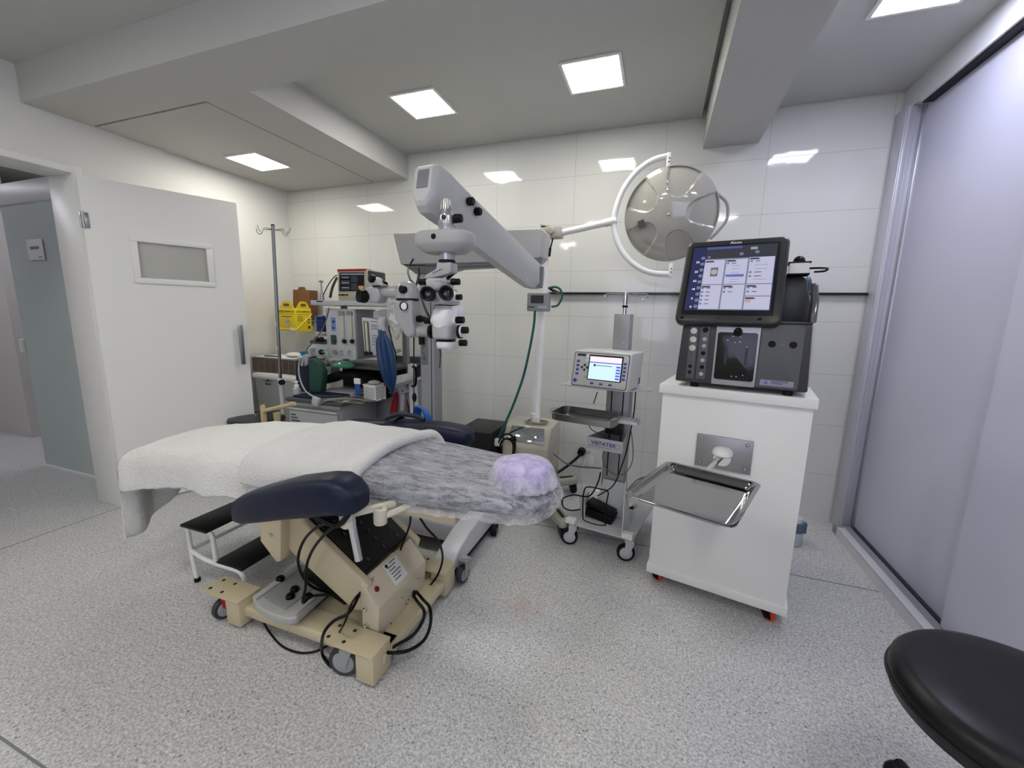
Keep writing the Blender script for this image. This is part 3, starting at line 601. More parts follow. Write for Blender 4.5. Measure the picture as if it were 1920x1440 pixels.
fpn = part('front_panel', MB().rrect(mp_(MW/2, MH/2, .0045), mX, mY, MW-.010, MH-.010, .010, .0035, .001), P('front_panel_grey', 'B3B3B0', .4), mon)
part('screen_frame', MB().rrect(mp_(.190, .112, .0075), mX, mY, .196, .142, .004, .0015), M_black, fpn)
sc0 = (.098, .046); SWm, SHm = .182, .128
def sq(m, a, b, c, d, dd): return m.prism([mp_(sc0[0]+SWm*a, sc0[1]+SHm*b, dd), mp_(sc0[0]+SWm*c, sc0[1]+SHm*b, dd), mp_(sc0[0]+SWm*c, sc0[1]+SHm*d, dd), mp_(sc0[0]+SWm*a, sc0[1]+SHm*d, dd)], mN*.0002)
part('display', sq(MB(), 0, 0, 1, 1, .0092), em('monitor_blue', 'BEDAF8', 1.0), fpn)
part('display_bar', sq(MB(), 0, .76, 1, 1, .0095), em('monitor_pink', 'DED4EC', 1.0), fpn)
part('display_bar', sq(MB(), 0, .72, 1, .76, .0098), em('monitor_violet', '5A50B0', .8), fpn)
part('display_line', sq(sq(MB(), .23, .60, .72, .625, .0098), .14, .57, .21, .66, .0098), em('monitor_dark', '202838', .5), fpn)
ks = MB()
for k in range(5): sq(ks, .855, .06+.125*k, .985, .135+.125*k, .0098)
part('display_key', ks, em('monitor_key', '4A55C0', 1), fpn)
M_vk = P('violet_key', '46438C', .4)
def key(x, y, w, h, mt=M_vk, ang=0):
    X_ = mX*math.cos(ang)+mY*math.sin(ang); Y_ = -mX*math.sin(ang)+mY*math.cos(ang); part('key', MB().rrect(mp_(x, y, .0078), X_, Y_, w, h, .002, .0025, .0006), mt, fpn)
for k in range(5): key(.300, .060+.021*k, .016, .013)
for k in range(4): key(.029, .069+.024*k, .018, .014)
for k in range(3): key(.125+.053*k, .022, .020, .012)
for a, b_ in ((.055, .108), (.087, .108), (.071, .121), (.071, .094)): key(a, b_, .013, .013, M_dgrey, math.radians(45))
for y, mt in ((.054, P('amber_key', 'B59A62', .4)), (.032, P('amber_key2', 'B8AE98', .4)), (.150, M_whitep), (.170, M_whitep)): part('round_key', MB().lathe(mp_(.079 if y < .1 else .082, y, .0078), mN, [(0, .0078), (.003, .007)]), mt, fpn)
part('power_key', MB().lathe(mp_(.022, .030, .0078), mN, [(0, .012), (.003, .011), (.003, .006), (.002, .005), (.002, .001)]), M_vk, fpn)
part('nameplate', MB().rrect(mp_(.045, .178, .0078), mX, mY, .052, .014, .002, .001), M_dgrey, fpn)
part('side_port_panel', MB().prism([mp_(-.034, .02, -.06), mp_(-.008, .02, -.06), mp_(-.008, .165, -.06), mp_(-.034, .165, -.06)], mn*.12, .003), P('side_module', 'A7A8A6', .4), mon)
for y in (.07, .095, .12): part('port', MB().lathe(mp_(-.021, y, -.0602), mN, [(0, .006), (.003, .005), (.003, .001)]), M_black, mon)
vg = MB(); 
for k in range(5): p = mp_(MW+.0075, .06+.008*k, -.20); vg.box(p, (.002, .03, .004), Matrix.Rotation(ya_, 4, 'Z'))
part('vent', vg, M_dgrey, mon)
# steel tray of the cart
tc2 = V((-.555, 2.238, .800)); ty_ = math.radians(-9.8); tX = V((math.cos(ty_), math.sin(ty_), 0)); tY = V((-math.sin(ty_), math.cos(ty_), 0))
ct = thing('steel_tray', 'shallow brushed steel tray with rounded corners and wire handle on the wheeled cart', 'tray', tc2+tX*.187+tY*.11-U*.035, ty_)
c = tc2+tX*.187+tY*.115
part('pan', tray_mesh(c, tX, tY, .385, .235, .042, .045, .004, .004), P('tray_steel_satin', '9C9C9C', .22, 1), ct)
part('wire_handle', MB().tube([c-tX*.19-tY*.06-U*.01, c-tX*.215-tY*.05-U*.008, c-tX*.222, c-tX*.212+tY*.05-U*.008, c-tX*.19+tY*.055-U*.01], .0025, 8, 4), M_steel, ct)
part('tray_bracket', MB(VC).bb((-.14, -.16, .735), (.02, -.04, .757), .002).bb((-.05, -.08, .66), (.05, -.04, .76), .003), M_dgrey, vc)
rm = VC @ V((.05, -.13, .752)); rc = thing('remote_keypad', 'small grey keypad unit on the arm to the right of the cart tray', 'keypad', rm, math.radians(-11.6))
kc = VI(PY(1177, 790, 2.3))
part('body', MB(VC).box((kc.x, kc.y, kc.z), (.125, .085, .018), bev=.004), M_lgrey, rc); part('key_area', MB(VC).box((kc.x-.005, kc.y, kc.z+.011), (.10, .06, .006), bev=.002), M_greyp, rc)
part('side_arm', MB(VC).bb((.0, kc.y+.02, kc.z-.022), (kc.x+.03, -.03, kc.z-.012), .002), M_greyp, vc)
# foot pedal parked on the base
fpd = thing('foot_pedal', 'grey foot pedal with black wire guard parked on the base of the wheeled cart', 'foot pedal', VC @ V((-.10, -.13, .134)), math.radians(-11.6))
part('body', MB(VC).box((-.135, -.13, .20), (.035, .09, .13), Matrix.Rotation(math.radians(-6), 4, 'Y'), .006), M_greyp, fpd)
part('pedal', MB(VC).box((-.03, -.12, .205), (.17, .10, .022), Matrix.Rotation(math.radians(14), 4, 'Y'), .006).box((-.03, -.12, .165), (.17, .11, .05), Matrix.Rotation(math.radians(8), 4, 'Y'), .008), M_black, fpd)
g_ = [VI(PY(u, v, 2.27)) for u, v in ((1093, 973), (1093, 940), (1096, 918), (1104, 913), (1125, 917), (1140, 922), (1137, 945), (1135, 985))]
part('wire_guard', MB(VC).tube(g_, .0042, 8, 4), M_black, fpd)
g_ = [VI(PY(u, v, 2.25)) for u, v in ((1135, 985), (1120, 984), (1100, 978), (1093, 973))]
part('wire_guard', MB(VC).tube(g_, .0035, 8, 4), M_black, fpd)
# ================================================================ mobile surgical lamp
lx, ly = -.79, 2.75
lp = thing('surgical_lamp', 'mobile surgical lamp with grey dome on a white half ring and beige wheeled base', 'surgical lamp', (lx, ly, 0))
b0, b1 = PY(947, 800, 2.62), PY(1040, 800, 2.62)
bxm = MB(); xa, xb = -.985, -.645
pf = [(xa, 2.60, .10), (xa, 2.60, .445), (xa, 2.615, .475), (xa, 2.675, .575), (xa, 2.70, .585), (xa, 2.93, .585), (xa, 2.95, .57), (xa, 2.95, .10)]
bxm.prism(pf, (xb-xa, 0, 0), .014, 3); part('base_housing', bxm, P('housing_cream', 'B9B5A6', .28), lp)
mir = MB(); mir.prism([(xa+.035, 2.6115, .478), (xb-.035, 2.6115, .478), (xb-.05, 2.668, .573), (xa+.05, 2.668, .573)], V((0, -.85, .5))*.004, .001)
part('window_panel', mir, P('mirror_window', 'C9CCD2', .05, 1), lp)
pole = MB(); ptop = PY(1022, 478, 2.75); pbt = V((-.787, 2.75, .585))
pole.rings([(pbt, .034), (V((-.786, 2.75, .66)), .034), (V((-.785, 2.75, .665)), .030), (V((-.76, 2.75, 1.74)), .030), (V((-.76, 2.75, 1.745)), .022), (V((-.758, 2.75, 1.80)), .022)], 24)
part('pole', pole, M_whitep, lp)
for dx in (-.015, .018): part('screw', MB().ball((-.787+dx, 2.718, .625), .005, 8, 6), M_steel, lp)
cl = MB()
for k in range(3): cl.tube([V((-.785+.075*math.cos(a)+.01*k, 2.74+.05*math.sin(a), .592+.006*k)) for a in [2*math.pi*i/10 for i in range(10)]], .004, 6, 3, True)
part('coiled_cord', cl, P('taupe_cord', '8E8878', .5), lp)
hub = MB(); hp = PY(1037, 437, 2.75)
M_kn = P('warm_grey_casting', 'A9A396', .35)
hub.bb((-.785, 2.715, 1.86), (-.64, 2.785, 1.93), .006).bb((-.785, 2.72, 1.80), (-.73, 2.78, 1.945), .006).prism([(-.785, 2.72, 1.93), (-.785, 2.72, 1.955), (-.74, 2.72, 1.93)], (0, .06, 0))
part('joint_block', hub, M_kn, lp)
part('clamp_knob', MB().lathe((-.715, 2.715, 1.902), (0, -1, 0), [(0, .026), (.018, .026), (.024, .02), (.026, .004)]), M_kn, lp)
part('lock_lever', MB().tube([(-.70, 2.74, 1.87), (-.715, 2.735, 1.80), (-.722, 2.735, 1.775)], .005, 8, 3).tube([(-.718, 2.735, 1.80), (-.725, 2.735, 1.745)], [.009, .012], 10, 1), M_black, lp)
a0 = V((-.645, 2.75, 1.895)); a1 = V((-.305, 2.75, 1.952))
part('arm', MB().rings([(a0, .021), (a0+(a1-a0)*.8, .021), (a0+(a1-a0)*.8, .025), (a1, .025), (a1+V((.008, 0, .001)), .018)], 20), M_whitep, lp)
ys_ = []
for u, v in ((1255, 292), (1225, 300), (1196, 320), (1172, 350), (1157, 385), (1151, 420), (1158, 455), (1175, 483), (1200, 503), (1225, 512), (1256, 514)): ys_.append(PY(u, v, 2.75))
ykp = part('half_ring', MB().tube(ys_, .0175, 14, 6), M_whitep, lp)
for (u, v) in ((1254, 301), (1258, 507)):
    c = PY(u, v, 2.75); part('end_block', MB().box(c, (.026, .035, .085), None, .006), M_whitep, lp)
    for dz in (-.012, .008): part('screw', MB().ball(c+V((.002, -.0185, dz)), .004, 8, 6), M_black, lp)
# dome: facing the camera with its back; shallow shell with five raised lobes
dc = PY(1256, 403, 2.78); DR = .272; nx = V((-.12, -.97, -.19)).normalized(); da_ = V((1, 0, 0)); da_ = (da_-nx*da_.dot(nx)).normalized(); db_ = da_.cross(nx)*-1
dmv = []; RN, TN = 70, 220
def prof(r): return .062*(1-(r)**2.4)
def lobe(x, y):
    # each lobe opens to the rim; blunt rounded inner end
    best = 0
    for k in range(5):
        a = math.radians(100-18+72*k-7); ux, uy = math.cos(a), math.sin(a); t = x*ux+y*uy; s = -x*uy+y*ux
        hw = .235+.30*max(0, (t-.5)); t0 = .36
        if t < t0-.02: dd = -1
        else:
            q = min(1, max(0, (t-t0)/.20)); dd = (hw*math.sqrt(max(0, 1-(1-q)**2)))-abs(s)
        if dd > -.03: best = max(best, min(1, max(0, (dd+.0)/.022)))
    return best*best*(3-2*best)
rings_ = []
for i in range(RN+1):
    r = i/RN; ring = []
    for k in range(TN):
        a = 2*math.pi*k/TN; x, y = r*math.cos(a), r*math.sin(a)
        h = prof(r)-.013*lobe(x, y)*(1 if r < .985 else .0)
        ring.append(dc+da_*(DR*x)+db_*(DR*y)+nx*h)
    rings_.append(ring)
rings_.append([dc+da_*(DR*math.cos(2*math.pi*k/TN))+db_*(DR*math.sin(2*math.pi*k/TN))-nx*.03 for k in range(TN)])
rings_.append([dc+da_*(DR*.94*math.cos(2*math.pi*k/TN))+db_*(DR*.94*math.sin(2*math.pi*k/TN))-nx*.035 for k in range(TN)])
rings_[0] = [dc+nx*prof(0)+(p-dc-nx*prof(0))*1 for p in rings_[0]]
dmm = MB(); dmm.v = []; rings2 = rings_[1:]; n0 = dc+nx*prof(0)
dmm.loft(rings2, cap=False); i0 = len(dmm.v); dmm.add([n0]+rings2[0], [[0, 1+k, 1+(k+1) % TN] for k in range(TN)]); dmm.add(rings2[-1], [list(range(TN))])
dome_ = part('dome', dmm, P('lamp_shell', 'A7A59C', .07, spec=.5, coat=.6), lp, sharp=60)
part('centre_screw', MB().ball(dc+nx*.064, .008, 10, 6), M_steel, dome_)
st = MB(); sc_ = dc+da_*(-.155)+db_*(-.045)+nx*.052; a = math.radians(20); sx_, sy_ = da_*math.cos(a)+db_*math.sin(a), -da_*math.sin(a)+db_*math.cos(a)
part('rating_label', MB().rrect(sc_, sx_, sy_, .040, .048, .002, -.002) if nx.dot(sx_.cross(sy_)) < 0 else MB().rrect(sc_, sx_, sy_, .040, .048, .002, .002), P('dark_label', '4A4A48', .4), dome_)
hw_ = [PY(u, v, 2.76) for u, v in ((1333, 346), (1344, 362), (1361, 378), (1365, 396), (1361, 415), (1346, 434), (1331, 448))]
part('rim_handle', MB().tube(hw_, .0085, 10, 4), P('handle_grey', '8D8D8A', .35), dome_)
# lamp legs
for tgt in (PZ(1080, 893, .13), PZ(1060, 975, .13), V((-.97, 3.04, .13)), V((-.97, 2.44, .13))):
    s0 = V((lx, ly, .15)); d = (V((tgt.x, tgt.y, 0))-V((lx, ly, 0))); Ln = d.length; d.normalize(); n = V((-d.y, d.x, 0))
    lg = MB(); e = V((lx, ly, 0))+d*Ln; s1 = V((lx, ly, 0))+d*.12
    lg.prism([s1-n*.05+U*.085, e-n*.035+U*.075, e+d*.02+U*.08, e+n*.035+U*.075, s1+n*.05+U*.085], (0, 0, .055), .012, 3)
    lgo = part('base_leg', lg, P('leg_cream', 'A9A698', .35), lp)
    sm = V((lx, ly, 0))+d*(Ln-.14); sm2 = V((lx, ly, 0))+d*(Ln-.03); slt = MB(); slt.prism([sm-n*.009+U*.137, sm2-n*.009+U*.131, sm2+n*.009+U*.131, sm+n*.009+U*.137], (0, 0, .006)); part('slot', slt, M_black, lgo)
    caster(None, lp, e-d*.02+U*.036-U*.0, .036, .03, 40, M_dgrey, M_rubber, M_dgrey, top=.078)
# teal hose from ceiling supply loop down to the black unit + blood pressure display
bp = thing('pressure_display', 'small grey wall gauge with a dark screen in front of the white lamp pole', 'gauge', PY(1012, 567, 2.62))
c = PY(1012, 567, 2.66); part('body', MB().rrect(c, (1, .0, 0), U, .150, .118, .008, .045, .004), P('gauge_grey', '8F9092', .4), bp); part('screen', MB().rrect(c+V((-.005, -.045, .018)), (1, 0, 0), U, .088, .052, .003, .001), P('gauge_screen', '33363A', .2), bp)
part('key_strip', MB().rrect(c+V((.03, -.045, -.032)), (1, 0, 0), U, .06, .014, .003, .002), M_lgrey, bp); part('marking', MB().rrect(c+V((-.045, -.045, -.032)), (1, 0, 0), U, .045, .007, .001, .001), M_ink, bp)
part('clamp', MB().bb(c+V((-.03, .0, -.03)), c+V((.03, .06, .03)), .004), M_greyp, bp)
hs = [PY(u, v, 2.60) for u, v in ((1003, 583), (1001, 610), (992, 660), (980, 710), (960, 765), (942, 805), (930, 835))]
h2 = [PY(u, v, 2.62) for u, v in ((1034, 575), (1046, 572), (1054, 556), (1050, 542), (1040, 538), (1030, 540))]
solo('air_hose', MB().tube(hs, .0085, 10, 5), M_green, 'long dark teal hose hanging from the wall gauge to the black unit', 'hose')
solo('hose_loop', MB().tube(h2, .0075, 10, 5), M_green, 'short teal hose loop at the right of the wall gauge', 'hose')
sc1 = MB().tube([PY(1030, 540, 2.64), PY(1040, 546, 2.64), PY(1050, 550, 3.0)], .010, 8, 4); solo('hose_connector', sc1, M_black, 'black hose connector at the left end of the dark wall shelf', 'connector')
# wall plugs and cords
pl1 = MB(); p = PY(1091, 846, YB-.02); pl1.cyl(p, p+V((0, -.05, 0)), .034, .028).tube([p+V((0, -.045, -.01)), PY(1078, 862, 3.05), PY(1058, 878, 2.98), PY(1036, 892, 2.9), PY(1020, 905, 2.8)], .0105, 10, 5)
solo('power_cord', pl1, M_black, 'thick black power cord with a round plug in the wall socket', 'cord')
pl2 = MB(); p = PY(1103, 847, YB-.012); pl2.cyl(p, p+V((0, -.03, 0)), .016, .012).tube([p+V((0, -.028, 0)), PY(1097, 862, 3.1), PY(1091, 880, 3.0), PY(1091, 910, 2.8), PY(1093, 930, 2.6)], .004, 8, 5)
solo('power_cord', pl2, M_greyp, 'thin pale grey cord plugged in beside the thick black plug', 'cord')
def cord(pts, r, mt, label, name='cable', cat='cable', n=8): return solo(name, MB().tube(pts, r, n, 6), mt, label, cat)
M_gc = P('grey_cable', '55565A', .5)
cord([PY(1192, 732, 2.42), PY(1189, 770, 2.43), PY(1184, 800, 2.44), PY(1176, 840, 2.45), PY(1167, 870, 2.42), PY(1150, 910, 2.4), PY(1120, 930, 2.35)], .0035, M_black, 'black cable running down the right side of the wheeled cart')
cord([PY(1183, 805, 2.40), PY(1187, 845, 2.40), PY(1184, 870, 2.40), PY(1172, 887, 2.38), PY(1155, 890, 2.37), PY(1137, 878, 2.37), PY(1130, 860, 2.36), PY(1132, 845, 2.36)], .0028, M_gc, 'thin grey cable looping in front of the cart column')
cord([PY(1120, 735, 2.42), PY(1113, 757, 2.42)], .003, M_black, 'short black cable between the instrument and the cart tray')
cord([PY(1102, 793, 2.3), PY(1110, 806, 2.3), PY(1130, 816, 2.36), PY(1150, 828, 2.40)], .003, M_gc, 'thin cable drooping from the cart tray into the name basket')
cord([PY(1038, 851, 2.7), PY(1060, 868, 2.62), PY(1085, 875, 2.55), PY(1127, 878, 2.46)], .0045, M_gc, 'grey cable crossing from the lamp base to the wheeled cart')
cord([PY(1126, 885, 2.40), PY(1121, 905, 2.38), PY(1105, 930, 2.3), PY(1075, 928, 2.24), PY(1056, 935, 2.22), PY(1056, 950, 2.22), PY(1070, 957, 2.22), PY(1088, 955, 2.24)], .0045, M_black, 'black cable curling around the foot pedal on the wheeled cart')
cord([PZ(1175, 928, .02), PZ(1180, 915, .05), PY(1195, 900, 2.6), PY(1215, 893, 2.6)], .004, M_gc, 'grey cable behind the left edge of the white cabinet')
# ================================================================ operating bed
bed = thing('operating_bed', 'beige wheeled operating bed with navy mattress, arm pads and a lifting base', 'operating bed', (-1.22, 1.34, 0))
def interp(tab, x):
    if x <= tab[0][0]: return tab[0][1:]
    for a, b in zip(tab, tab[1:]):
        if x <= b[0]:
            t = (x-a[0])/(b[0]-a[0]); return tuple(p+(q-p)*t for p, q in zip(a[1:], b[1:]))
    return tab[-1][1:]
# x: centre y, half width, top z, bottom z
MT = [(-2.27, 1.365, .24, .69, .62), (-2.22, 1.365, .272, .71, .62), (-1.95, 1.365, .285, .752, .66), (-1.5, 1.365, .285, .782, .675), (-1.1, 1.365, .275, .787, .68), (-.8, 1.355, .245, .780, .685), (-.5, 1.345, .212, .770, .695), (-.40, 1.34, .190, .760, .697), (-.335, 1.335, .145, .748, .70), (-.305, 1.335, .085, .735, .705)]
def ring(x, off=0, n=36):
    cy, hw, zt, zb = interp(MT, x); o = []
    for k in range(n):
        a = 2*math.pi*k/n; c, s = math.cos(a), math.sin(a)
        o.append(V((x, cy+(hw+off)*math.copysign(abs(c)**.55, c), (zt+zb)/2+((zt-zb)/2+off)*math.copysign(abs(s)**.62, s))))
    return o
mt_ = MB(); xs = [-2.27+i*(1.965)/60 for i in range(61)]; mt_.loft([ring(x) for x in xs]); part('mattress', mt_, M_navy, bed)
uf = MB(); uf.prism([(-2.1, 1.17, .60), (-.62, 1.19, .615), (-.62, 1.52, .615), (-2.1, 1.56, .60)], (0, 0, .045), .008); part('mattress_frame', uf, M_beige, bed)
# base pan
bs = MB()
bs.bb((-1.62, 1.085, .05), (-.865, 1.20, .098), .012, 3).bb((-.965, 1.085, .05), (-.865, 1.64, .098), .012, 3).bb((-1.60, 1.19, .055), (-.95, 1.60, .085), .006).bb((-1.62, 1.54, .05), (-.865, 1.64, .098), .012, 3)
part('base_frame', bs, M_beige, bed)
def corner(x0, x1, px, y0, y1, name='corner_block'):
    b = MB(); z1 = .137
    b.prism([(x0, y0, .016), (x1, y0, .016), (x1, y0, z1-.001), (x0, y0, z1-.001)], (0, y1-y0, 0), .006, 2)
    b.bb((min(px, x0), y0-.004, z1-.009), (max(px, x1), y1+.004, z1), .003)
    o = part(name, b, M_beige, bed); sg = 1 if px > x1 else -1; e = px
    for dx in (.028, .10):
        for yy in (y0+.022, y1-.022): part('bolt', MB().cyl((e-sg*dx, yy, z1-.002), (e-sg*dx, yy, z1+.0008), .0075, n=16), P('dark_bolt', '4A443A', .4, .6), o)
    return o
corner(-.948, -.868, -1.115, 1.032, 1.135); corner(-1.655, -1.573, -1.80, 1.062, 1.165)
cr_ = corner(-.94, -.86, -1.10, 1.545, 1.645); corner(-1.655, -1.573, -1.66, 1.545, 1.645)
M_wh = P('caster_grey_plastic', '9A9C9E', .45); M_ty = P('dark_grey_tyre', '3A3A3C', .6)
def bcaster(c, ang, r=.058, red=False):
    w_ = caster(None, bed, (c[0], c[1], r), r, .028, ang, M_wh, M_ty, M_wh, top=.128)
    if red: part('brake_pedal', MB().prism([(c[0]+.0, c[1]-.02, .062), (c[0]+.045, c[1]-.02, .058), (c[0]+.05, c[1]-.02, .115), (c[0]+.005, c[1]-.02, .118)], (0, .04, 0), .005), M_red, w_)
bcaster((-1.015, 1.055), -78, .060); bcaster((-1.715, 1.10), -12, .050, True); bcaster((-.845, 1.70), -8, .045); bcaster((-1.61, 1.71), -12, .045)
# control box on the base
y0, y1 = 1.145, 1.485
pr = [(-1.008, y0, .085), (-.935, y0, .085), (-.925, y0, .232), (-1.008, y0, .328)]
cb = part('control_box', MB().prism(pr, (0, y1-y0, 0), .006, 3), P('control_box_beige', 'C9BFA8', .38, bump=.03, bscale=300), bed)
fa, fb = V((-1.008, y0, .328)), V((-.925, y0, .232)); fX = V((0, 1, 0)); fY = (fa-fb).normalized(); fNn = fX.cross(fY)
if fNn.z < 0: fNn = -fNn
def sl_(u, v, d=.0006): return fb+fY*(v*(fa-fb).length)+V((0, u*(y1-y0), 0))+fNn*d
part('rating_label', MB().prism([sl_(.36, .12), sl_(.62, .12), sl_(.62, .88), sl_(.36, .88)], fNn*.0006), M_paper, cb)
lt = MB()
for k in range(6): lt.prism([sl_(.40 if k else .455, .80-.11*k, .0014), sl_(.58-.03*(k % 3), .80-.11*k, .0014), sl_(.58-.03*(k % 3), .84-.11*k, .0014), sl_(.40 if k else .455, .84-.11*k, .0014)], fNn*.0002)
part('lettering', lt, M_gink, cb, kind='stuff')
part('label_emblem', MB().lathe(sl_(.405, .80, .0014), fNn, [(0, .0085), (.0002, .008)]), M_ink, cb)
part('indicator_lamp', MB().lathe(sl_(.12, .48, 0), fNn, [(0, .011), (.003, .011), (.007, .008), (.008, .002)]), P('red_lamp', '6E0A10', .15), cb)
for u, v, w2 in ((.07, .74, .05), (.07, .80, .07)): part('lettering', MB().prism([sl_(u, v), sl_(u+w2*1.6, v), sl_(u+w2*1.6, v+.025), sl_(u, v+.025)], fNn*.0004), M_red, cb)
for z in (.215, .145): part('plug_button', MB().lathe((-.985, y0-.001, z), (0, -1, 0), [(0, .011), (.006, .010), (.006, .006), (.004, .005), (.004, .001)]), M_chrome, cb)
part('knob', MB().lathe((-.929, 1.385, .135), (1, 0, 0), [(0, .010), (.012, .009), (.014, .004)]), M_black, cb)
for yy, zz in ((1.22, .11), (1.30, .17), (1.42, .18), (1.33, .12), (1.345, .128)): part('screw', MB().ball((-.929+.0, yy, zz), .003, 8, 6), M_dgrey, cb)
# lifting arms and black actuator cover
ar = [PY(u, v, 1.15) for u, v in ((512, 962), (520, 1012), (663, 1146), (680, 1146), (690, 1100), (567, 978), (560, 950))]
ar = [V((p.x, 0, min(p.z, .60))) for p in ar]
for yy in (1.150, 1.49): part('lift_arm', MB().prism([V((p.x, yy, p.z)) for p in ar], (0, .035, 0), .008, 3), M_beige, bed)
tp = [(-1.37, .605), (-1.225, .490), (-1.025, .335), (-1.10, .235), (-1.30, .40), (-1.42, .50)]
acv = part('actuator_cover', MB().prism([(x, 1.187, z) for x, z in tp], (0, .305, 0), .006), P('actuator_black', '08080A', .45), bed)
rv = MB()
for k in range(5):
    for yy in (1.24, 1.34, 1.44):
        f = .12+.19*k; p = V((-1.225+.2*f, yy, .490-.155*f)); rv.box(p+V((.003, 0, .003)), (.016, .006, .002), Matrix.Rotation(math.radians(37), 4, 'Y'))
part('rivet', rv, P('rivet_grey', '5E5E60', .4, .5), acv, kind='stuff')
part('actuator_motor', MB().prism([(-1.40, 1.22, .20), (-1.16, 1.22, .12), (-1.14, 1.22, .17), (-1.36, 1.22, .27)], (0, .12, 0), .01), M_black, bed)
# bracket plate with bolts
bp_ = [PY(u, v, 1.12) for u, v in ((492, 955), (492, 1012), (522, 1052), (530, 1050), (531, 960))]
bo_ = part('bracket_plate', MB().prism([V((p.x, 1.11, min(p.z, .61))) for p in bp_], (0, .07, 0), .004), M_beige, bed)
for u, v in ((507, 974), (507, 1003)):
    p = PY(u, v, 1.108); part('bolt', MB().lathe(p, (0, -1, 0), [(0, .0095), (.005, .0085), (.005, .005), (.003, .004), (.003, .001)]), M_chrome, bo_)
# arm pads
def pad(stations, name, mt, n=28):
    R = []
    for x, cy, hw, zt, zb in stations:
        R.append([V((x, cy+hw*math.copysign(abs(math.cos(a))**.55, math.cos(a)), (zt+zb)/2+(zt-zb)/2*math.copysign(abs(math.sin(a))**.6, math.sin(a)))) for a in [2*math.pi*k/n for k in range(n)]])
    return part(name, MB().loft(R), mt, bed)
pst = [(-1.375, .975, .025, .655, .62), (-1.36, .975, .05, .69, .60), (-1.32, .975, .062, .715, .605), (-1.25, .975, .068, .745, .625), (-1.10, .975, .07, .80, .668), (-.97, .975, .068, .833, .70), (-.915, .975, .066, .840, .715), (-.875, .975, .060, .828, .72), (-.845, .975, .048, .805, .73), (-.832, .975, .030, .79, .742)]
P1 = pad(pst, 'arm_pad', M_navy)
po0, po1 = PY(652, 945, .975), PY(673, 1050, .975)
part('arm_pad_post', MB().rings([(po0, .0125), (po1, .0125), (po1+V((0, 0, -.001)), .009)]), M_chrome, bed)
part('post_collar', MB().rings([(V((-.905, .975, .74)), .02), (V((-.902, .975, .728)), .024), (V((-.895, .975, .672)), .024), (V((-.893, .975, .665)), .018)]).box((-.86, 1.05, .70), (.022, .16, .022), Matrix.Rotation(math.radians(-35), 4, 'Z'), .005), M_cream, bed)
part('clamp_lever', MB().tube([PY(655, 962, .94), PY(632, 985, .94), PY(592, 968, .93)], .009, 10, 4), M_black, bed)
q = PY(713, 967, 1.06); part('rail_socket', MB().lathe(q+V((0, 0, -.028)), (0, 0, 1), [(0, .008), (0, .020), (.004, .0225), (.053, .0225), (.056, .020), (.056, .009), (.03, .008)]).tube([q+V((.015, .01, 0)), q+V((.05, .06, .01)), q+V((.09, .12, .03))], .012, 8, 4), M_cream, bed)
pst2 = [(-1.62, 1.80, .03, .725, .66), (-1.60, 1.80, .06, .75, .64), (-1.3, 1.80, .075, .785, .66), (-1.0, 1.79, .075, .80, .675), (-.90, 1.785, .07, .795, .685), (-.85, 1.785, .055, .78, .70), (-.835, 1.785, .03, .765, .715)]
P2 = pad(pst2, 'arm_pad', M_navy)
stp = MB(); 
for x in (-1.30,):
    lp_ = [V((x, 1.80+.085*math.cos(a), .725+.075*math.sin(a))) for a in [2*math.pi*k/24 for k in range(24)]]
    stp.loft([[V((p.x-.025, p.y, p.z)) for p in lp_], [V((p.x+.025, p.y, p.z)) for p in lp_]], cap=False)
    stp.loft([[V((p.x-.025, 1.80+(p.y-1.80)*.96, .725+(p.z-.725)*.96)) for p in lp_], [V((p.x+.025, 1.80+(p.y-1.80)*.96, .725+(p.z-.725)*.96)) for p in lp_]], cap=False)
stp.tube([(-1.32, 1.74, .80), (-1.26, 1.77, .822), (-1.18, 1.80, .815), (-1.12, 1.80, .80)], .012, 8, 4)
part('arm_strap', stp, P('navy_strap', '0F1626', .6), P2)
# beige leg-holder fittings behind the foot end
fx = MB(); a_, b_ = PY(493, 763, 1.80), PY(545, 757, 1.80)
fx.rings([(a_+V((0, 0, -.13)), .016), (a_+V((0, 0, .0)), .016), (a_+V((0, 0, .012)), .012)]).rings([(a_+V((.01, 0, -.025)), .013), (b_+V((.03, .0, .004)), .013)]).rings([(PY(519, 778, 1.80)+V((0, 0, -.08)), .015), (PY(519, 774, 1.80), .021)])
part('side_clamp', fx, P('tan_fitting', 'B5A77C', .45), bed); part('side_rail', MB().bb((-2.42, 1.66, .575), (-1.9, 1.80, .60), .004), M_navy, bed)
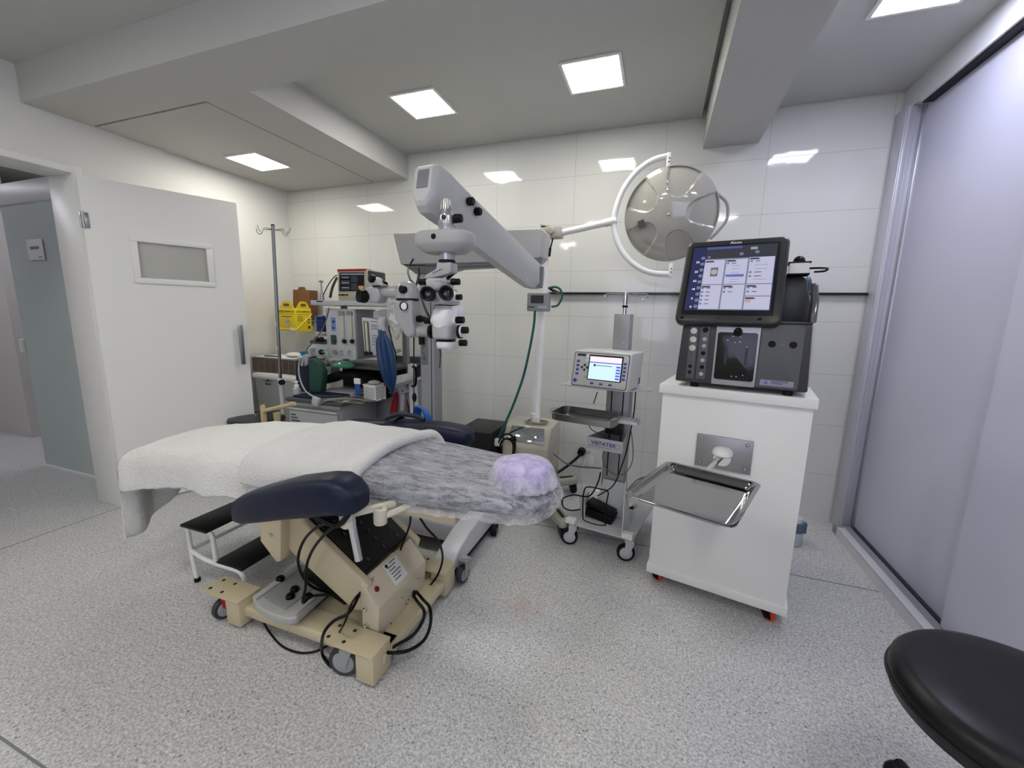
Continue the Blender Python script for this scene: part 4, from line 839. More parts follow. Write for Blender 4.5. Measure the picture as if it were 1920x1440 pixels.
# ------------------------------------------------ disposable cover over the head half
def mat_nonwoven(name, base, lo, hi, sx_=(2.2, 14, 14), white='D8D8DE'):
    mt = P(name, white, .75, sheen=.3); nt = mt.node_tree; L = nt.links.new; b = nt.nodes['Principled BSDF']; b.inputs['Base Color'].default_value = lin(white)
    tc = N(nt, 'ShaderNodeTexCoord'); mp = N(nt, 'ShaderNodeMapping'); mp.inputs['Scale'].default_value = sx_; L(tc.outputs['Object'], mp.inputs[0])
    n1 = N(nt, 'ShaderNodeTexNoise'); n1.inputs['Scale'].default_value = 2.6; n1.inputs['Detail'].default_value = 8; n1.inputs['Roughness'].default_value = .7; n1.inputs['Distortion'].default_value = .5; L(mp.outputs[0], n1.inputs['Vector'])
    n2 = N(nt, 'ShaderNodeTexNoise'); n2.inputs['Scale'].default_value = 120; L(tc.outputs['Object'], n2.inputs['Vector'])
    ad = N(nt, 'ShaderNodeMath', operation='MULTIPLY_ADD', i_1=.25, i_2=-.12); L(n2.outputs['Fac'], ad.inputs[0]); a2 = N(nt, 'ShaderNodeMath', operation='ADD'); L(ad.outputs[0], a2.inputs[0]); L(n1.outputs['Fac'], a2.inputs[1])
    mr = N(nt, 'ShaderNodeMapRange'); mr.inputs['From Min'].default_value = .36; mr.inputs['From Max'].default_value = .64; mr.inputs['To Min'].default_value = lo; mr.inputs['To Max'].default_value = hi; L(a2.outputs[0], mr.inputs[0]); L(mr.outputs[0], b.inputs['Alpha'])
    bp = N(nt, 'ShaderNodeBump'); bp.inputs['Strength'].default_value = .12; bp.inputs['Distance'].default_value = .003; L(n1.outputs['Fac'], bp.inputs['Height']); L(bp.outputs['Normal'], b.inputs['Normal'])
    return mt
M_nw = mat_nonwoven('thin_nonwoven', 0, .16, .56, (4.5, 19, 19), 'D6D7DE')
def cover_pt(x, t):      # t 0..1 from near hem, over the top, to far hem; x may run past the head tip
    cy, hw, zt, zb = interp(MT, x)
    h = .008
    a = math.radians(-35+250*t)
    c, s = -math.cos(a), math.sin(a)
    y = cy+(hw+h)*math.copysign(abs(c)**.55, c); z = (zt+zb)/2+((zt-zb)/2+h)*math.copysign(abs(s)**.62, s)
    return V((x, y, z))
g = []; NX, NT = 120, 64
for i in range(NX+1):
    x = -1.15+(1.15-.303)*i/NX; row = []
    hem = .655+.022*min(1, max(0, (x+1.0)/.45))
    for k in range(NT+1):
        if k < 12: # near skirt
            p = cover_pt(x, 0); f = 1-k/12; q = V((x, p.y-.004*f, p.z+(hem-p.z)*f)); q.y += .005*f*math.sin(x*95+2*math.sin(x*31))
        elif k > NT-12:
            p = cover_pt(x, 1); f = (k-(NT-12))/12; q = V((x, p.y+.004*f, p.z+(hem-p.z)*f))
        else: q = cover_pt(x, (k-12)/(NT-24))
        nz = noise.noise(V((q.x*3, q.y*28, q.z*28))); q += V((0, 0, .0018*nz)); q.y += -.004*abs(noise.noise(V((q.x*2.5, q.y*20, q.z*22+5)))) if q.y < 1.3 else 0
        if x > -.35: f = (x+.35)/.05; q.x += .010*f*noise.noise(V((q.y*45, q.z*45, 3)))
        row.append(q)
    g.append(row)
cap_ = []
for k in range(NT+1): # gathered end past the tip
    q = g[-1][k].copy(); c = V((-.282, 1.335, .71)); cap_.append(q+(c-q)*.55+V((.012+.01*noise.noise(V((q.y*60, q.z*60, 1))), 0, 0)))
g.append(cap_); g.append([q+(V((-.278, 1.335, .71))-q)*.7 for q in cap_])
cv = MB().loft(g, close=False); 
cov = solo('bed_cover', cv, M_nw, 'translucent white disposable cover stretched over the navy head section of the bed', 'cover', sharp=180)
# ------------------------------------------------ blankets
def fleece(name, col):
    mt = P(name, col, .95, spec=.1, sheen=.35, var=.07, vscale=9); nt = mt.node_tree; L = nt.links.new; b = nt.nodes['Principled BSDF']
    tc = N(nt, 'ShaderNodeTexCoord'); n = N(nt, 'ShaderNodeTexNoise'); n.inputs['Scale'].default_value = 110; n.inputs['Detail'].default_value = 6; L(tc.outputs['Object'], n.inputs['Vector'])
    n2 = N(nt, 'ShaderNodeTexNoise'); n2.inputs['Scale'].default_value = 24; n2.inputs['Detail'].default_value = 3; L(tc.outputs['Object'], n2.inputs['Vector'])
    bp = N(nt, 'ShaderNodeBump'); bp.inputs['Strength'].default_value = 1; bp.inputs['Distance'].default_value = .008; L(n.outputs['Fac'], bp.inputs['Height'])
    b2 = N(nt, 'ShaderNodeBump'); b2.inputs['Strength'].default_value = .5; b2.inputs['Distance'].default_value = .01; L(n2.outputs['Fac'], b2.inputs['Height']); L(bp.outputs['Normal'], b2.inputs['Normal']); L(b2.outputs['Normal'], b.inputs['Normal']); return mt
M_fl = fleece('pale_grey_fleece', 'DCDCD7')
def quarter(e, rc):
    if e <= 0: return 0, 0
    L = rc*math.pi/2
    if e < L: a = e/rc; return rc*math.sin(a), rc*(1-math.cos(a))
    return rc, rc+(e-L)
def drape(s, t, lift, xe=-2.30, rc=.085, foot_flare=.10, side_flare=.04, hwx=0):
    """s: distance along -x (x position before bending), t: signed arc distance across"""
    x = max(s, xe+rc); cy, hw, zt, zb = interp(MT, max(x, -2.22)); hw = hw+.012+lift+hwx
    ex = (xe+rc)-s; fx, gx = quarter(ex, rc)
    lim = hw-rc; ey = abs(t)-lim; fy, gy = quarter(ey, rc)
    sg = -1 if t < 0 else 1
    y = cy+sg*(min(abs(t), lim)+fy); xx = x-fx
    if gy > rc: y += sg*side_flare*(gy-rc)
    if gx > rc: xx -= foot_flare*(gx-rc)
    crown = .020*(1-(min(abs(t), lim)/lim)**2)
    d = (gx**2.2+gy**2.2)**(1/2.2) if gx > 0 and gy > 0 else gx+gy
    return V((xx, y, zt+lift-.012+crown-d)), gx, gy
def blanket(name, s0, s1, tn, tf, lift, label, mt, th=.014, foot=None, NX=110, NT=110, fold=.012, seed=0, shape=None):
    top = []; 
    for i in range(NX+1):
        row = []
        for k in range(NT+1):
            u, w_ = i/NX, k/NT; t = -tn+(tn+tf)*w_; s = s0+(s1-s0)*u
            if shape: s, t = shape(u, w_, s, t)
            p, gx, gy = drape(s, t, lift)
            h = max(gx, gy); am = fold*min(1, h/.15)
            nx_ = noise.noise(V((p.x*7+seed, p.y*1.5, seed)))+.4*noise.noise(V((p.x*17+seed, p.y*3, seed)))
            ny_ = noise.noise(V((p.y*9+seed, p.x*1.5, seed+4)))
            if gy > .03: p.y += (-1 if t < 0 else 1)*am*1.5*nx_
            if gx > .03: p.x -= am*2.2*ny_
            p.z += .006*noise.noise(V((p.x*4.5+seed, p.y*5.5, seed)))+.003*noise.noise(V((p.x*13+seed, p.y*11, seed)))
            row.append(p)
        top.append(row)
    # thickness: offset inwards along approximate normals
    und = []
    for i in range(NX+1):
        row = []
        for k in range(NT+1):
            a = top[min(i+1, NX)][k]-top[max(i-1, 0)][k]; b = top[i][min(k+1, NT)]-top[i][max(k-1, 0)]; n = a.cross(b)
            n = n.normalized() if n.length > 1e-9 else V((0, 0, 1)); 
            e = min(i, NX-i, k, NT-k); row.append(top[i][k]+n*(th*min(1, (e+.35)/2.5)*(1)))
        und.append(row)
    c0 = top[NX//2][NT//2]; 
    if und[NX//2][NT//2].z > c0.z: # offset went outward, flip
        for i in range(NX+1):
            for k in range(NT+1): und[i][k] = top[i][k]*2-und[i][k]
    m = MB(); m.loft(top, close=False); nT = (NT+1); m2 = MB(); o = len(m.v); m.loft([r[::-1] for r in und], close=False)
    def ti(i, k): return i*nT+k
    def ui(i, k): return o+i*nT+(NT-k)
    f = []
    for k in range(NT): f += [[ti(0, k), ti(0, k+1), ui(0, k+1), ui(0, k)], [ti(NX, k+1), ti(NX, k), ui(NX, k), ui(NX, k+1)]]
    for i in range(NX): f += [[ti(i+1, 0), ti(i, 0), ui(i, 0), ui(i+1, 0)], [ti(i, NT), ti(i+1, NT), ui(i+1, NT), ui(i, NT)]]
    m.f += f; m.m += [0]*len(f)
    return solo(name, m, mt, label, 'blanket', sharp=180)
def shp(u, w_, s, t):
    # longer corner at the near foot end
    k = max(0, (u-.55)/.45)*min(1, max(0, (.62-w_)/.34))
    return s-.24*k, t-.01*k
blanket('fleece_blanket', -1.35, -2.47, .44, .45, .012, 'pale grey fleece blanket draped over the foot end of the bed with a hanging corner', M_fl, shape=shp, fold=.034, seed=3)
# folded blanket laid across the middle: rounded leading roll
def shp2(u, w_, s, t):
    return s-.05*math.sin(math.pi*w_)+.03*(w_-.5), t
b2_ = blanket('folded_blanket', -.955, -1.44, .40, .42, .032, 'folded grey fleece blanket with a rolled edge laid across the middle of the bed', fleece('grey_fleece_fold', 'D3D3D0'), th=.030, shape=shp2, NX=60, NT=100, fold=.008, seed=9)
rl = []
for k in range(81):
    w_ = k/80; t = -.36+.76*w_; s, _ = shp2(0, w_, -.955, t); p, gx, gy = drape(s+.008, t, .032); p.z += -.010; p.y += (.006 if gy > .02 and t < 0 else 0); rl.append(p)
part('rolled_edge', MB().tube(rl, .026, 14, 1), MATS['grey_fleece_fold'], b2_)
# ------------------------------------------------ head ring pillow
pc = PZ(981, 884, .80); hr = thing('head_ring', 'round purple head ring under a gathered white cap at the head of the bed', 'head ring', (pc.x, pc.y, .775))
R = []
for i in range(19):
    a = math.pi*i/18; rr = .088+.024*math.sin(a) if i else .05; R.append([V((pc.x+(rr)*math.cos(b)*1.0, pc.y+rr*1.02*math.sin(b), .782+.030-.030*math.cos(a)*1.0)) for b in [2*math.pi*k/48 for k in range(48)]])
rg = MB(); rings__ = []
for r, z in ((.05, .775), (.09, .774), (.100, .79), (.102, .808), (.096, .824), (.08, .832), (.05, .834), (.01, .832)):
    rings__.append([V((pc.x+r*math.cos(b), pc.y+r*1.0*math.sin(b), z)) for b in [2*math.pi*k/48 for k in range(48)]])
part('ring_cushion', rg.loft(rings__), P('purple_gel', '8A70CC', .5), hr)
cp = []
for r, z, wv in ((.122, .762, .012), (.128, .766, .012), (.124, .780, .009), (.115, .800, .006), (.108, .820, .003), (.097, .833, .002), (.077, .841, .001), (.04, .844, .001), (.005, .844, 0)):
    cp.append([V((pc.x+(r+wv*noise.noise(V((math.cos(b)*7, math.sin(b)*7, z*9))))*math.cos(b), pc.y+(r+wv*noise.noise(V((math.cos(b)*7, math.sin(b)*7, z*9))))*math.sin(b), z+.6*wv*noise.noise(V((math.cos(b)*9, math.sin(b)*9, 7))))) for b in [2*math.pi*k/120 for k in range(120)]])
part('cap', MB().loft(cp), mat_nonwoven('cap_nonwoven', 0, .30, .62, (9, 9, 9), 'E6E2EE'), hr, sharp=180)
# ------------------------------------------------ pedal unit on the base
pu = thing('pedal_console', 'grey surgical foot pedal console with black buttons resting on the bed base', 'foot pedal', (-1.39, 1.2, .10))
M_pg = P('pedal_grey', 'A9AAA6', .35)
c4 = [V((-1.525, 1.085, 0)), V((-1.30, 1.055, 0)), V((-1.265, 1.085, 0)), V((-1.285, 1.33, 0)), V((-1.53, 1.34, 0))]
fr_ = [V((-1.525, 1.09, 0)), V((-1.46, 1.062, 0)), V((-1.38, 1.05, 0)), V((-1.29, 1.055, 0)), V((-1.265, 1.075, 0)), V((-1.285, 1.34, 0)), V((-1.53, 1.345, 0))]
part('body', MB().prism([p+U*.118 for p in fr_], (0, 0, .034), .007, 3), M_pg, pu)
part('raised_rim', MB().prism([p+U*.150 for p in [V((-1.525, 1.09, 0)), V((-1.495, 1.082, 0)), V((-1.50, 1.33, 0)), V((-1.53, 1.335, 0))]], (0, 0, .012), .004), M_pg, pu)
part('raised_rim', MB().prism([p+U*.150 for p in [V((-1.315, 1.058, 0)), V((-1.27, 1.078, 0)), V((-1.29, 1.335, 0)), V((-1.325, 1.33, 0))]], (0, 0, .010), .004), M_pg, pu)
part('tread', MB().prism([p+U*.1515 for p in [V((-1.487, 1.11, 0)), V((-1.335, 1.085, 0)), V((-1.335, 1.32, 0)), V((-1.487, 1.325, 0))]], (0, 0, .006), .003), P('pedal_tread', '8F908C', .45), pu)
for x, y in ((-1.512, 1.215), (-1.395, 1.185), (-1.375, 1.145), (-1.305, 1.17)): part('button', MB().lathe((x, y, .156), (0, 0, 1), [(0, .018), (.012, .018), (.018, .013), (.019, .003)], 18), M_black, pu)
part('underframe', MB().prism([(-1.50, 1.10, .101), (-1.29, 1.09, .101), (-1.29, 1.33, .101), (-1.50, 1.33, .101)], (0, 0, .018), .004), M_black, pu)
# cables about the bed
cord([PY(632, 978, 1.0), PY(600, 985, 1.02), PY(572, 1010, 1.05), PY(559, 1045, 1.07), PY(565, 1075, 1.10), PY(585, 1100, 1.13), PY(618, 1112, 1.2)], .0055, M_black, 'black cable arching from the near arm pad clamp, left of its twin')
cord([PY(650, 978, 1.0), PY(620, 992, 1.0), PY(590, 1025, 1.03), PY(575, 1060, 1.05), PY(573, 1100, 1.06), PY(568, 1130, 1.07), PY(585, 1118, 1.12), PY(615, 1115, 1.16)], .0055, M_black, 'black cable dropping onto the grey pedal console, right of its twin')
cord([PZ(494, 1143, .11), PZ(492, 1160, .05), PZ(505, 1185, .012), PZ(530, 1212, .008), PZ(565, 1224, .008), PZ(600, 1218, .008), PZ(625, 1200, .03), PY(645, 1170, 1.05), PY(660, 1130, 1.10), PY(676, 1110, 1.13)], .0040, M_black, 'thin black cable curving across the floor from the pedal console')
cord([PY(674, 1115, 1.13), PY(655, 1148, 1.06), PY(625, 1165, 1.02), PY(606, 1190, 1.0), PZ(604, 1225, .02), PZ(618, 1247, .01), PZ(636, 1255, .008)], .0060, M_black, 'thick black cable looping around the front bed caster')
for i, (r_, lb) in enumerate(((.0065, 'outer of two black cables looping out of the beige control box'), (.0065, 'inner of two black cables looping out of the beige control box'))):
    if i == 0: pts = [V((-.925, 1.40, .13)), V((-.87, 1.37, .125)), PY(806, 1140, 1.30), PY(807, 1170, 1.25), PY(795, 1200, 1.2), PY(765, 1220, 1.14), PY(730, 1224, 1.11), V((-.93, 1.15, .05))]
    else: pts = [V((-.925, 1.375, .13)), V((-.885, 1.35, .125)), PY(795, 1145, 1.27), PY(792, 1165, 1.24), PY(775, 1190, 1.19), PY(748, 1207, 1.16), PY(728, 1216, 1.14), V((-.95, 1.16, .05))]
    cord(pts, r_, M_black, lb)
cord([PY(770, 963, 1.3), PY(768, 985, 1.33), PY(755, 1020, 1.38), PY(742, 1050, 1.42), PY(715, 1085, 1.45)], .0045, M_black, 'black cable hanging from the cover down behind the control box')
cord([PY(784, 965, 1.3), PY(800, 990, 1.36), PY(822, 1015, 1.42), PY(830, 1045, 1.5), PY(822, 1075, 1.52), PY(806, 1098, 1.5), PY(795, 1106, 1.47)], .0050, M_black, 'black cable bowing out to the right of the beige control box')
# ================================================================ operating microscope on its floor stand
mc = thing('operating_microscope', 'grey operating microscope on a floor stand, its head hanging over the bed', 'microscope', (-1.40, 2.35, 0))
M_mg = P('microscope_grey', 'A5A6A5', .36, bump=.01, bscale=200); M_ml = P('microscope_light', 'CFD0D1', .32); M_mw = P('microscope_white', 'E2E2E2', .22, coat=.3); M_md = P('microscope_dark', '6C6E72', .4)
M_sil2 = P('microscope_silver', 'B5B6B8', .25, .8)
# base
def legp(pts, x0, x1, bev=.01): return MB().prism([(x0, y, z) for y, z in pts], (x1-x0, 0, 0), bev, 3)
lgp = [(2.30, .06), (2.30, .205), (2.02, .20), (1.85, .175), (1.72, .14), (1.655, .105), (1.652, .06)]
part('base_leg', legp(lgp, -.995, -.882), M_ml, mc); part('base_leg', legp(lgp, -1.85, -1.74), M_ml, mc)
part('base_skirt', legp([(2.28, .035), (2.28, .065), (1.66, .065), (1.72, .035)], -.990, -.887, .004), M_rubber, mc)
part('base_body', MB().prism([(-1.76, 1.98, .07), (-.98, 1.98, .07), (-.98, 1.98, .195), (-1.76, 1.98, .195)], (0, .50, 0), .02, 3).prism([(-1.74, 1.90, .07), (-1.74, 1.99, .07), (-1.74, 1.99, .19), (-1.74, 1.93, .15)], (.76, 0, 0), .006), M_ml, mc)
part('base_body_lower', MB().bb((-1.74, 1.95, .035), (-.99, 2.40, .075), .004), M_rubber, mc)
for c in ((-.865, 2.17), (-.91, 1.70), (-1.80, 2.17), (-1.80, 1.70)): caster(None, mc, (c[0], c[1], .035), .035, .032, 20, M_black, M_rubber, M_dgrey, top=.068)
# column
c0, c1 = -1.545, -1.435
cl_ = MB(); cl_.bb((c0, 2.44, .15), (c1, 2.56, 1.70), .012, 3); part('column', cl_, P('column_grey', '97999C', .38), mc)
part('column_groove', MB().bb((c1-.022, 2.4385, .2), (c1-.017, 2.4405, 1.6)), M_black, mc)
lb_ = part('instruction_label', MB().bb((c0+.012, 2.436, 1.00), (c1-.045, 2.4402, 1.26), .0005), P('label_grey', '77797D', .5), mc)
pic = MB(); pic.prism([(c0+.022, 2.4355, 1.205), (c0+.022, 2.4355, 1.228), (c0+.038, 2.4355, 1.216)], (0, -.0004, 0)); part('marking', pic, M_paper, lb_)
pic = MB()
pic.bb((c0+.016, 2.4353, 1.243), (c0+.050, 2.4358, 1.248)).tube([(c0+.022, 2.4355, 1.10), (c0+.03, 2.4355, 1.15), (c0+.045, 2.4355, 1.19)], .0018, 6, 2).tube([(c0+.038, 2.4355, 1.12), (c0+.05, 2.4355, 1.16), (c0+.055, 2.4355, 1.185)], .0018, 6, 2).tube([(c0+.018, 2.4355, 1.045), (c0+.056, 2.4355, 1.045)], .0018, 6, 1).tube([(c0+.037, 2.4355, 1.03), (c0+.037, 2.4355, 1.07), (c0+.02, 2.4355, 1.09)], .0018, 6, 1)
part('pictogram', pic, M_ink, lb_)
# horizontal carrier
hb = MB(); hb.prism([(-1.715, 2.40, 1.875), (-1.66, 2.40, 1.672), (-.715, 2.40, 1.672), (-.685, 2.40, 1.70), (-.672, 2.40, 1.842), (-.685, 2.40, 1.855)], (0, .17, 0), .008, 3)
part('carrier_arm', hb, P('carrier_grey', 'AEAFAE', .36), mc)
part('carrier_underside', MB().prism([(-1.65, 2.415, 1.672), (-1.56, 2.43, 1.61), (-1.42, 2.43, 1.61), (-1.25, 2.415, 1.645), (-.72, 2.415, 1.66), (-.72, 2.415, 1.674), (-1.65, 2.415, 1.674)], (0, .14, 0), .006), M_md, mc)
part('pivot_block', MB().rings([(V((-.735, 2.43, 1.69)), .055), (V((-.735, 2.43, 1.645)), .045), (V((-.735, 2.43, 1.64)), .062), (V((-.735, 2.43, 1.52)), .058)], 28), M_md, mc)
# spring boom, seen along its right-hand side
A0, A1 = V((-.730, 2.44, 1.585)), V((-.830, 1.43, 1.808)); d = (A1-A0); L_ = d.length; d.normalize(); wv = d.cross(U).normalized(); uv = wv.cross(d).normalized()
def bpnt(s, h, w_): return A0+d*s+uv*h+wv*w_
sd = 1 if wv.x > 0 else -1; hw2 = .047
bst = [(-.075, .60, .02, -.01, -.03), (-.055, .85, .05, -.035, -.055), (-.01, 1, .066, -.05, -.072), (.10, 1, .066, -.045, -.092), (.5, 1, .070, -.025, -.098), (L_-.16, 1, .073, -.02, -.098), (L_-.02, 1, .076, -.045, -.105), (L_+.04, .98, .074, -.05, -.105), (L_+.065, .92, .058, -.045, -.09), (L_+.075, .8, .045, -.04, -.075)]
R = []
for s_, k_, ht, hm, hb_ in bst:
    w1 = hw2*k_; c1_ = .008
    R.append([bpnt(s_, h, sd*w2_) for w2_, h in ((w1, ht-c1_), (w1, hm), (w1*.50, hb_), (-w1*.50, hb_), (-w1, hm), (-w1, ht-c1_), (-w1+c1_, ht), (w1-c1_, ht))])
bo = part('spring_boom', MB().loft(R), P('boom_grey', 'BBBCBB', .36), mc, sharp=25)
rf_ = wv*sd
def onface(u, v):     # the point of the boom's right face seen at this pixel
    o = bpnt(0, 0, sd*hw2); r = ray(u, v); t = (o-CAM).dot(rf_)/r.dot(rf_); return CAM+r*t
for u, v in ((877, 378), (891, 397)):
    p = onface(u, v); part('knob', MB().lathe(p, rf_, [(0, .014), (.006, .017), (.024, .017), (.028, .012), (.028, .002)]), M_black, bo)
for u, v in ((847, 350), (988, 524)): part('screw', MB().lathe(onface(u, v), rf_, [(0, .008), (.002, .007), (.002, .004), (.001, .001)]), M_lgrey, bo)
mk2 = onface(890, 384); part('marking', MB().tube([mk2+uv*(.012*math.cos(a))+d*(.012*math.sin(a)) for a in [2*math.pi*k/12 for k in range(12)]], .0013, 6, 1, True), P('blue_marker', '1F2A6C', .5), bo)
part('end_recess', MB().prism([bpnt(L_+.074, .036, -.026), bpnt(L_+.074, .036, .022), bpnt(L_+.074, -.03, .022), bpnt(L_+.074, -.03, -.026)], d*.004, .001), P('recess_grey', '75787E', .4), bo)
# suspension: everything below hangs on one vertical axis
YH = 1.385
def W(u, v, y=YH): return PY(u, v, y)
ax_ = W(838, 500); AX, = (ax_.x,)
def zz(v, u=838): return W(u, v).z
def vert(pr, x=AX, y=YH, n=28): return MB().rings([(V((x, y, z)), r) for z, r in pr], n)
part('suspension_tube', vert([(zz(374), .016), (zz(392), .017), (zz(402), .028), (zz(407), .031), (zz(422), .031), (zz(423), .0325), (zz(425), .0325), (zz(426), .031), (zz(440), .031)]), M_sil2, mc)
rb = MB()
for k in range(8): a = 2*math.pi*k/8; rb.cyl(V((AX+.017*math.cos(a), YH+.017*math.sin(a), zz(376))), V((AX+.020*math.cos(a), YH+.020*math.sin(a), zz(394))), .003, n=6)
part('ribbed_collar', rb, M_steel, mc, kind='stuff')
part('round_mark', MB().lathe((AX+.004, YH-.030, zz(411)), (0, -1, 0), [(0, .009), (.002, .008), (.002, .004), (.001, .001)]), M_dgrey, mc)
part('knob', MB().rings([(V((AX+.028, YH, zz(411))), .010), (V((AX+.034, YH, zz(411))), .016), (V((AX+.060, YH, zz(411))), .015), (V((AX+.062, YH, zz(411))), .01)]), M_black, mc)
# disc housing
hc = W(836, 455); R = []
for z_, s_, in ((zz(437), .90), (zz(440), .97), (zz(446), 1.0), (zz(459), 1.0), (zz(463), .97), (zz(471), .80), (zz(475), .70)):
    R.append([V((hc.x+.108*s_*math.copysign(abs(math.cos(a))**.55, math.cos(a)), YH+.075*s_*math.copysign(abs(math.sin(a))**.6, math.sin(a)), z_+.006*math.cos(a)*0)) for a in [2*math.pi*k/48 for k in range(48)]])
dh = part('control_housing', MB().loft(R), M_mg, mc)
part('port', MB().lathe((hc.x-.008, YH-.074, zz(450)), (0, -1, 0), [(0, .010), (.003, .009), (.003, .001)]), M_black, dh)
part('stem', vert([(zz(474), .030), (zz(488), .030)]), M_sil2, mc); part('stem_ring', vert([(zz(488), .0315), (zz(493), .0315)]), M_black, mc)
bt = [W(u, v) for u, v in ((852, 493), (852, 511), (846, 515), (820, 522), (800, 524), (806, 516), (824, 506), (826, 493))]
ba = part('bracket_arm', MB().prism([V((p.x, YH-.028, p.z)) for p in bt], (0, .056, 0), .005), M_mg, mc)
hl_ = MB()
for k in range(5): p = W(820+3.6*k, 513-1.6*k); hl_.cyl((p.x, YH-.029, p.z), (p.x, YH-.028, p.z), .0022, n=8)
part('vent_hole', hl_, M_black, ba, kind='stuff')
part('bracket_strut', MB().tube([V((W(848, 511).x, YH+.01, zz(512))), V((W(836, 522).x, YH+.01, zz(523)))], .006, 8, 1), M_black, mc)
# binocular head
YB_ = YH-.01
bh_ = [W(u, v, YB_) for u, v in ((808, 523), (839, 523), (841, 536), (832, 546), (820, 547), (809, 538))]
hd_ = part('binocular_head', MB().prism([V((p.x, YB_-.045, p.z)) for p in bh_], (0, .10, 0), .010, 3), P('head_grey', 'B2B3B2', .3, coat=.3), mc)
c = W(823, 527, YB_-.046); text('brand_lettering', 'CARL ZEISS', c, (1, 0, 0), U, .0055, M_gink, hd_, w=.034)
for sgn, us in ((-1, (808, 801, 787)), (1, (839, 847, 861))):
    a_, b2, c2 = [W(u, 528.5, YB_) for u in us]; part('knob_shaft', MB().cyl(a_, b2, .0095), M_sil2, hd_); part('knob', MB().rings([(b2, .0125), (b2+(c2-b2)*.35, .0125), (b2+(c2-b2)*.4, .0118), (c2, .0118), (c2, .006)]), M_black, hd_)
part('head_base', MB().prism([V((p.x, YB_-.03, p.z)) for p in [W(u, v, YB_) for u, v in ((806, 540), (846, 540), (852, 556), (851, 572), (818, 572), (800, 556))]], (0, .085, 0), .010, 3), M_mg, mc)
for u, v, aim in ((802.5, 551, -.10), (837, 550, .02)):
    c = W(u, v, YB_-.075); dv = V((.40+aim, -.9, .07)).normalized()
    ep = part('eyepiece', MB().lathe(c-dv*.055, dv, [(0, .021), (.03, .021), (.032, .024), (.050, .026), (.068, .0265), (.072, .024), (.070, .019), (.060, .0165), (.058, .015)], 28), M_black, mc)
    part('lens', MB().lathe(c+dv*.002, dv, [(0, .015), (.002, .012), (.003, .004)]), P('eyepiece_glass', '101522', .03, spec=.9), ep)
    part('eyepiece_tube', MB().lathe(c-dv*.08, dv, [(0, .020), (.04, .020)]), M_mg, ep)
part('side_boss', MB().prism([V((p.x, YB_-.02, p.z)) for p in [W(u, v, YB_) for u, v in ((848, 546), (855, 548), (857, 556), (855, 564), (848, 566))]], (0, .04, 0), .004), M_mw, mc)
a_, b2 = W(856, 557, YB_), W(865, 557, YB_); part('knob', MB().rings([(a_, .011), (b2, .011), (b2, .006)]), M_black, mc)
# neck, white body, grey zoom housing, objective
xw = W(834, 600).x
def ov(stat, y=YH, p=.8, n=40):
    R = []
    for v, x_, w_, dpt_ in stat:
        z_ = zz(v, 834); R.append([V((x_+w_*math.copysign(abs(math.cos(a))**p, math.cos(a)), y+dpt_*math.copysign(abs(math.sin(a))**p, math.sin(a)), z_)) for a in [2*math.pi*k/n for k in range(n)]])
    return MB().loft(R)
part('neck', ov([(571, xw, .034, .034), (573, xw, .034, .034)]), M_black, mc)
part('neck_ring', ov([(574, xw, .0345, .036), (583, xw, .0345, .036)]), M_mg, mc)
wb = ov([(579, xw+.004, .034, .04), (582, xw+.004, .040, .05), (588, xw+.003, .042, .056), (594, xw, .044, .058), (600, xw, .043, .058), (607, xw, .039, .054), (614, xw, .036, .05)])
wbo = part('white_body', wb, M_mw, mc)
part('camera_module', MB().bb((xw+.018, YH-.01, zz(598)), (xw+.058, YH+.055, zz(573)), .006), M_mw, mc)
for sgn, us, v in ((-1, (812, 811, 797), 601), (1, (854, 856, 869), 600)):
    a_, b2, c2 = [W(u, v, YH-.005) for u in us]; part('knob', MB().rings([(b2, .0125), (b2+(c2-b2)*.3, .0135), (c2, .0130), (c2, .006)]), M_black, wbo)
    part('knob_boss', MB().rings([(V((xw, YH-.005, b2.z)), .026), (b2, .0155)]), M_mw, wbo)
gz = part('zoom_housing', ov([(610, xw+.002, .0415, .048), (613, xw+.002, .0425, .05), (632, xw+.002, .041, .05), (635, xw+.002, .037, .045)], p=.65), M_mg, mc)
for us, v in (((817, 813, 806), 622), ((858, 860, 866), 622)):
    a_, b2, c2 = [W(u, v, YH-.005) for u in us]; part('knob_shaft', MB().cyl(a_, b2+(c2-b2)*.2, .012), M_sil2, gz); part('hand_wheel', MB().rings([(b2, .022), (b2+(c2-b2)*.15, .026), (b2+(c2-b2)*.85, .026), (c2, .022)]), M_black, gz)
a_, b2 = W(867, 619, YH-.02), W(877, 619, YH-.02); part('cap_disc', MB().rings([(W(865.5, 621, YH-.008), .0235), (W(868, 621, YH-.008), .022)]), M_mw, gz); part('knob', MB().rings([(a_, .013), (b2, .0125), (b2, .006)]), M_black, gz)
part('objective_gap', ov([(634, xw+.004, .035, .038), (641, xw+.004, .034, .037)]), M_black, mc)
ob = part('objective_ring', ov([(640, xw+.010, .035, .042), (643, xw+.010, .037, .044), (650, xw+.010, .036, .043), (653, xw+.010, .032, .038)]), M_ml, mc)
a_, b2 = W(862, 643, YH-.005), W(874, 643, YH-.005); part('knob', MB().rings([(a_, .012), (b2, .012), (b2, .006)]), M_black, ob)
a_ = W(822, 644, YH-.01); part('clip', MB().box(a_, (.014, .014, .016), None, .003), M_black, ob); part('hanging_rod', MB().tube([a_+V((.002, 0, -.005)), W(826, 665, YH), W(824, 690, YH+.15)], .0025, 8, 3), M_dgrey, ob)
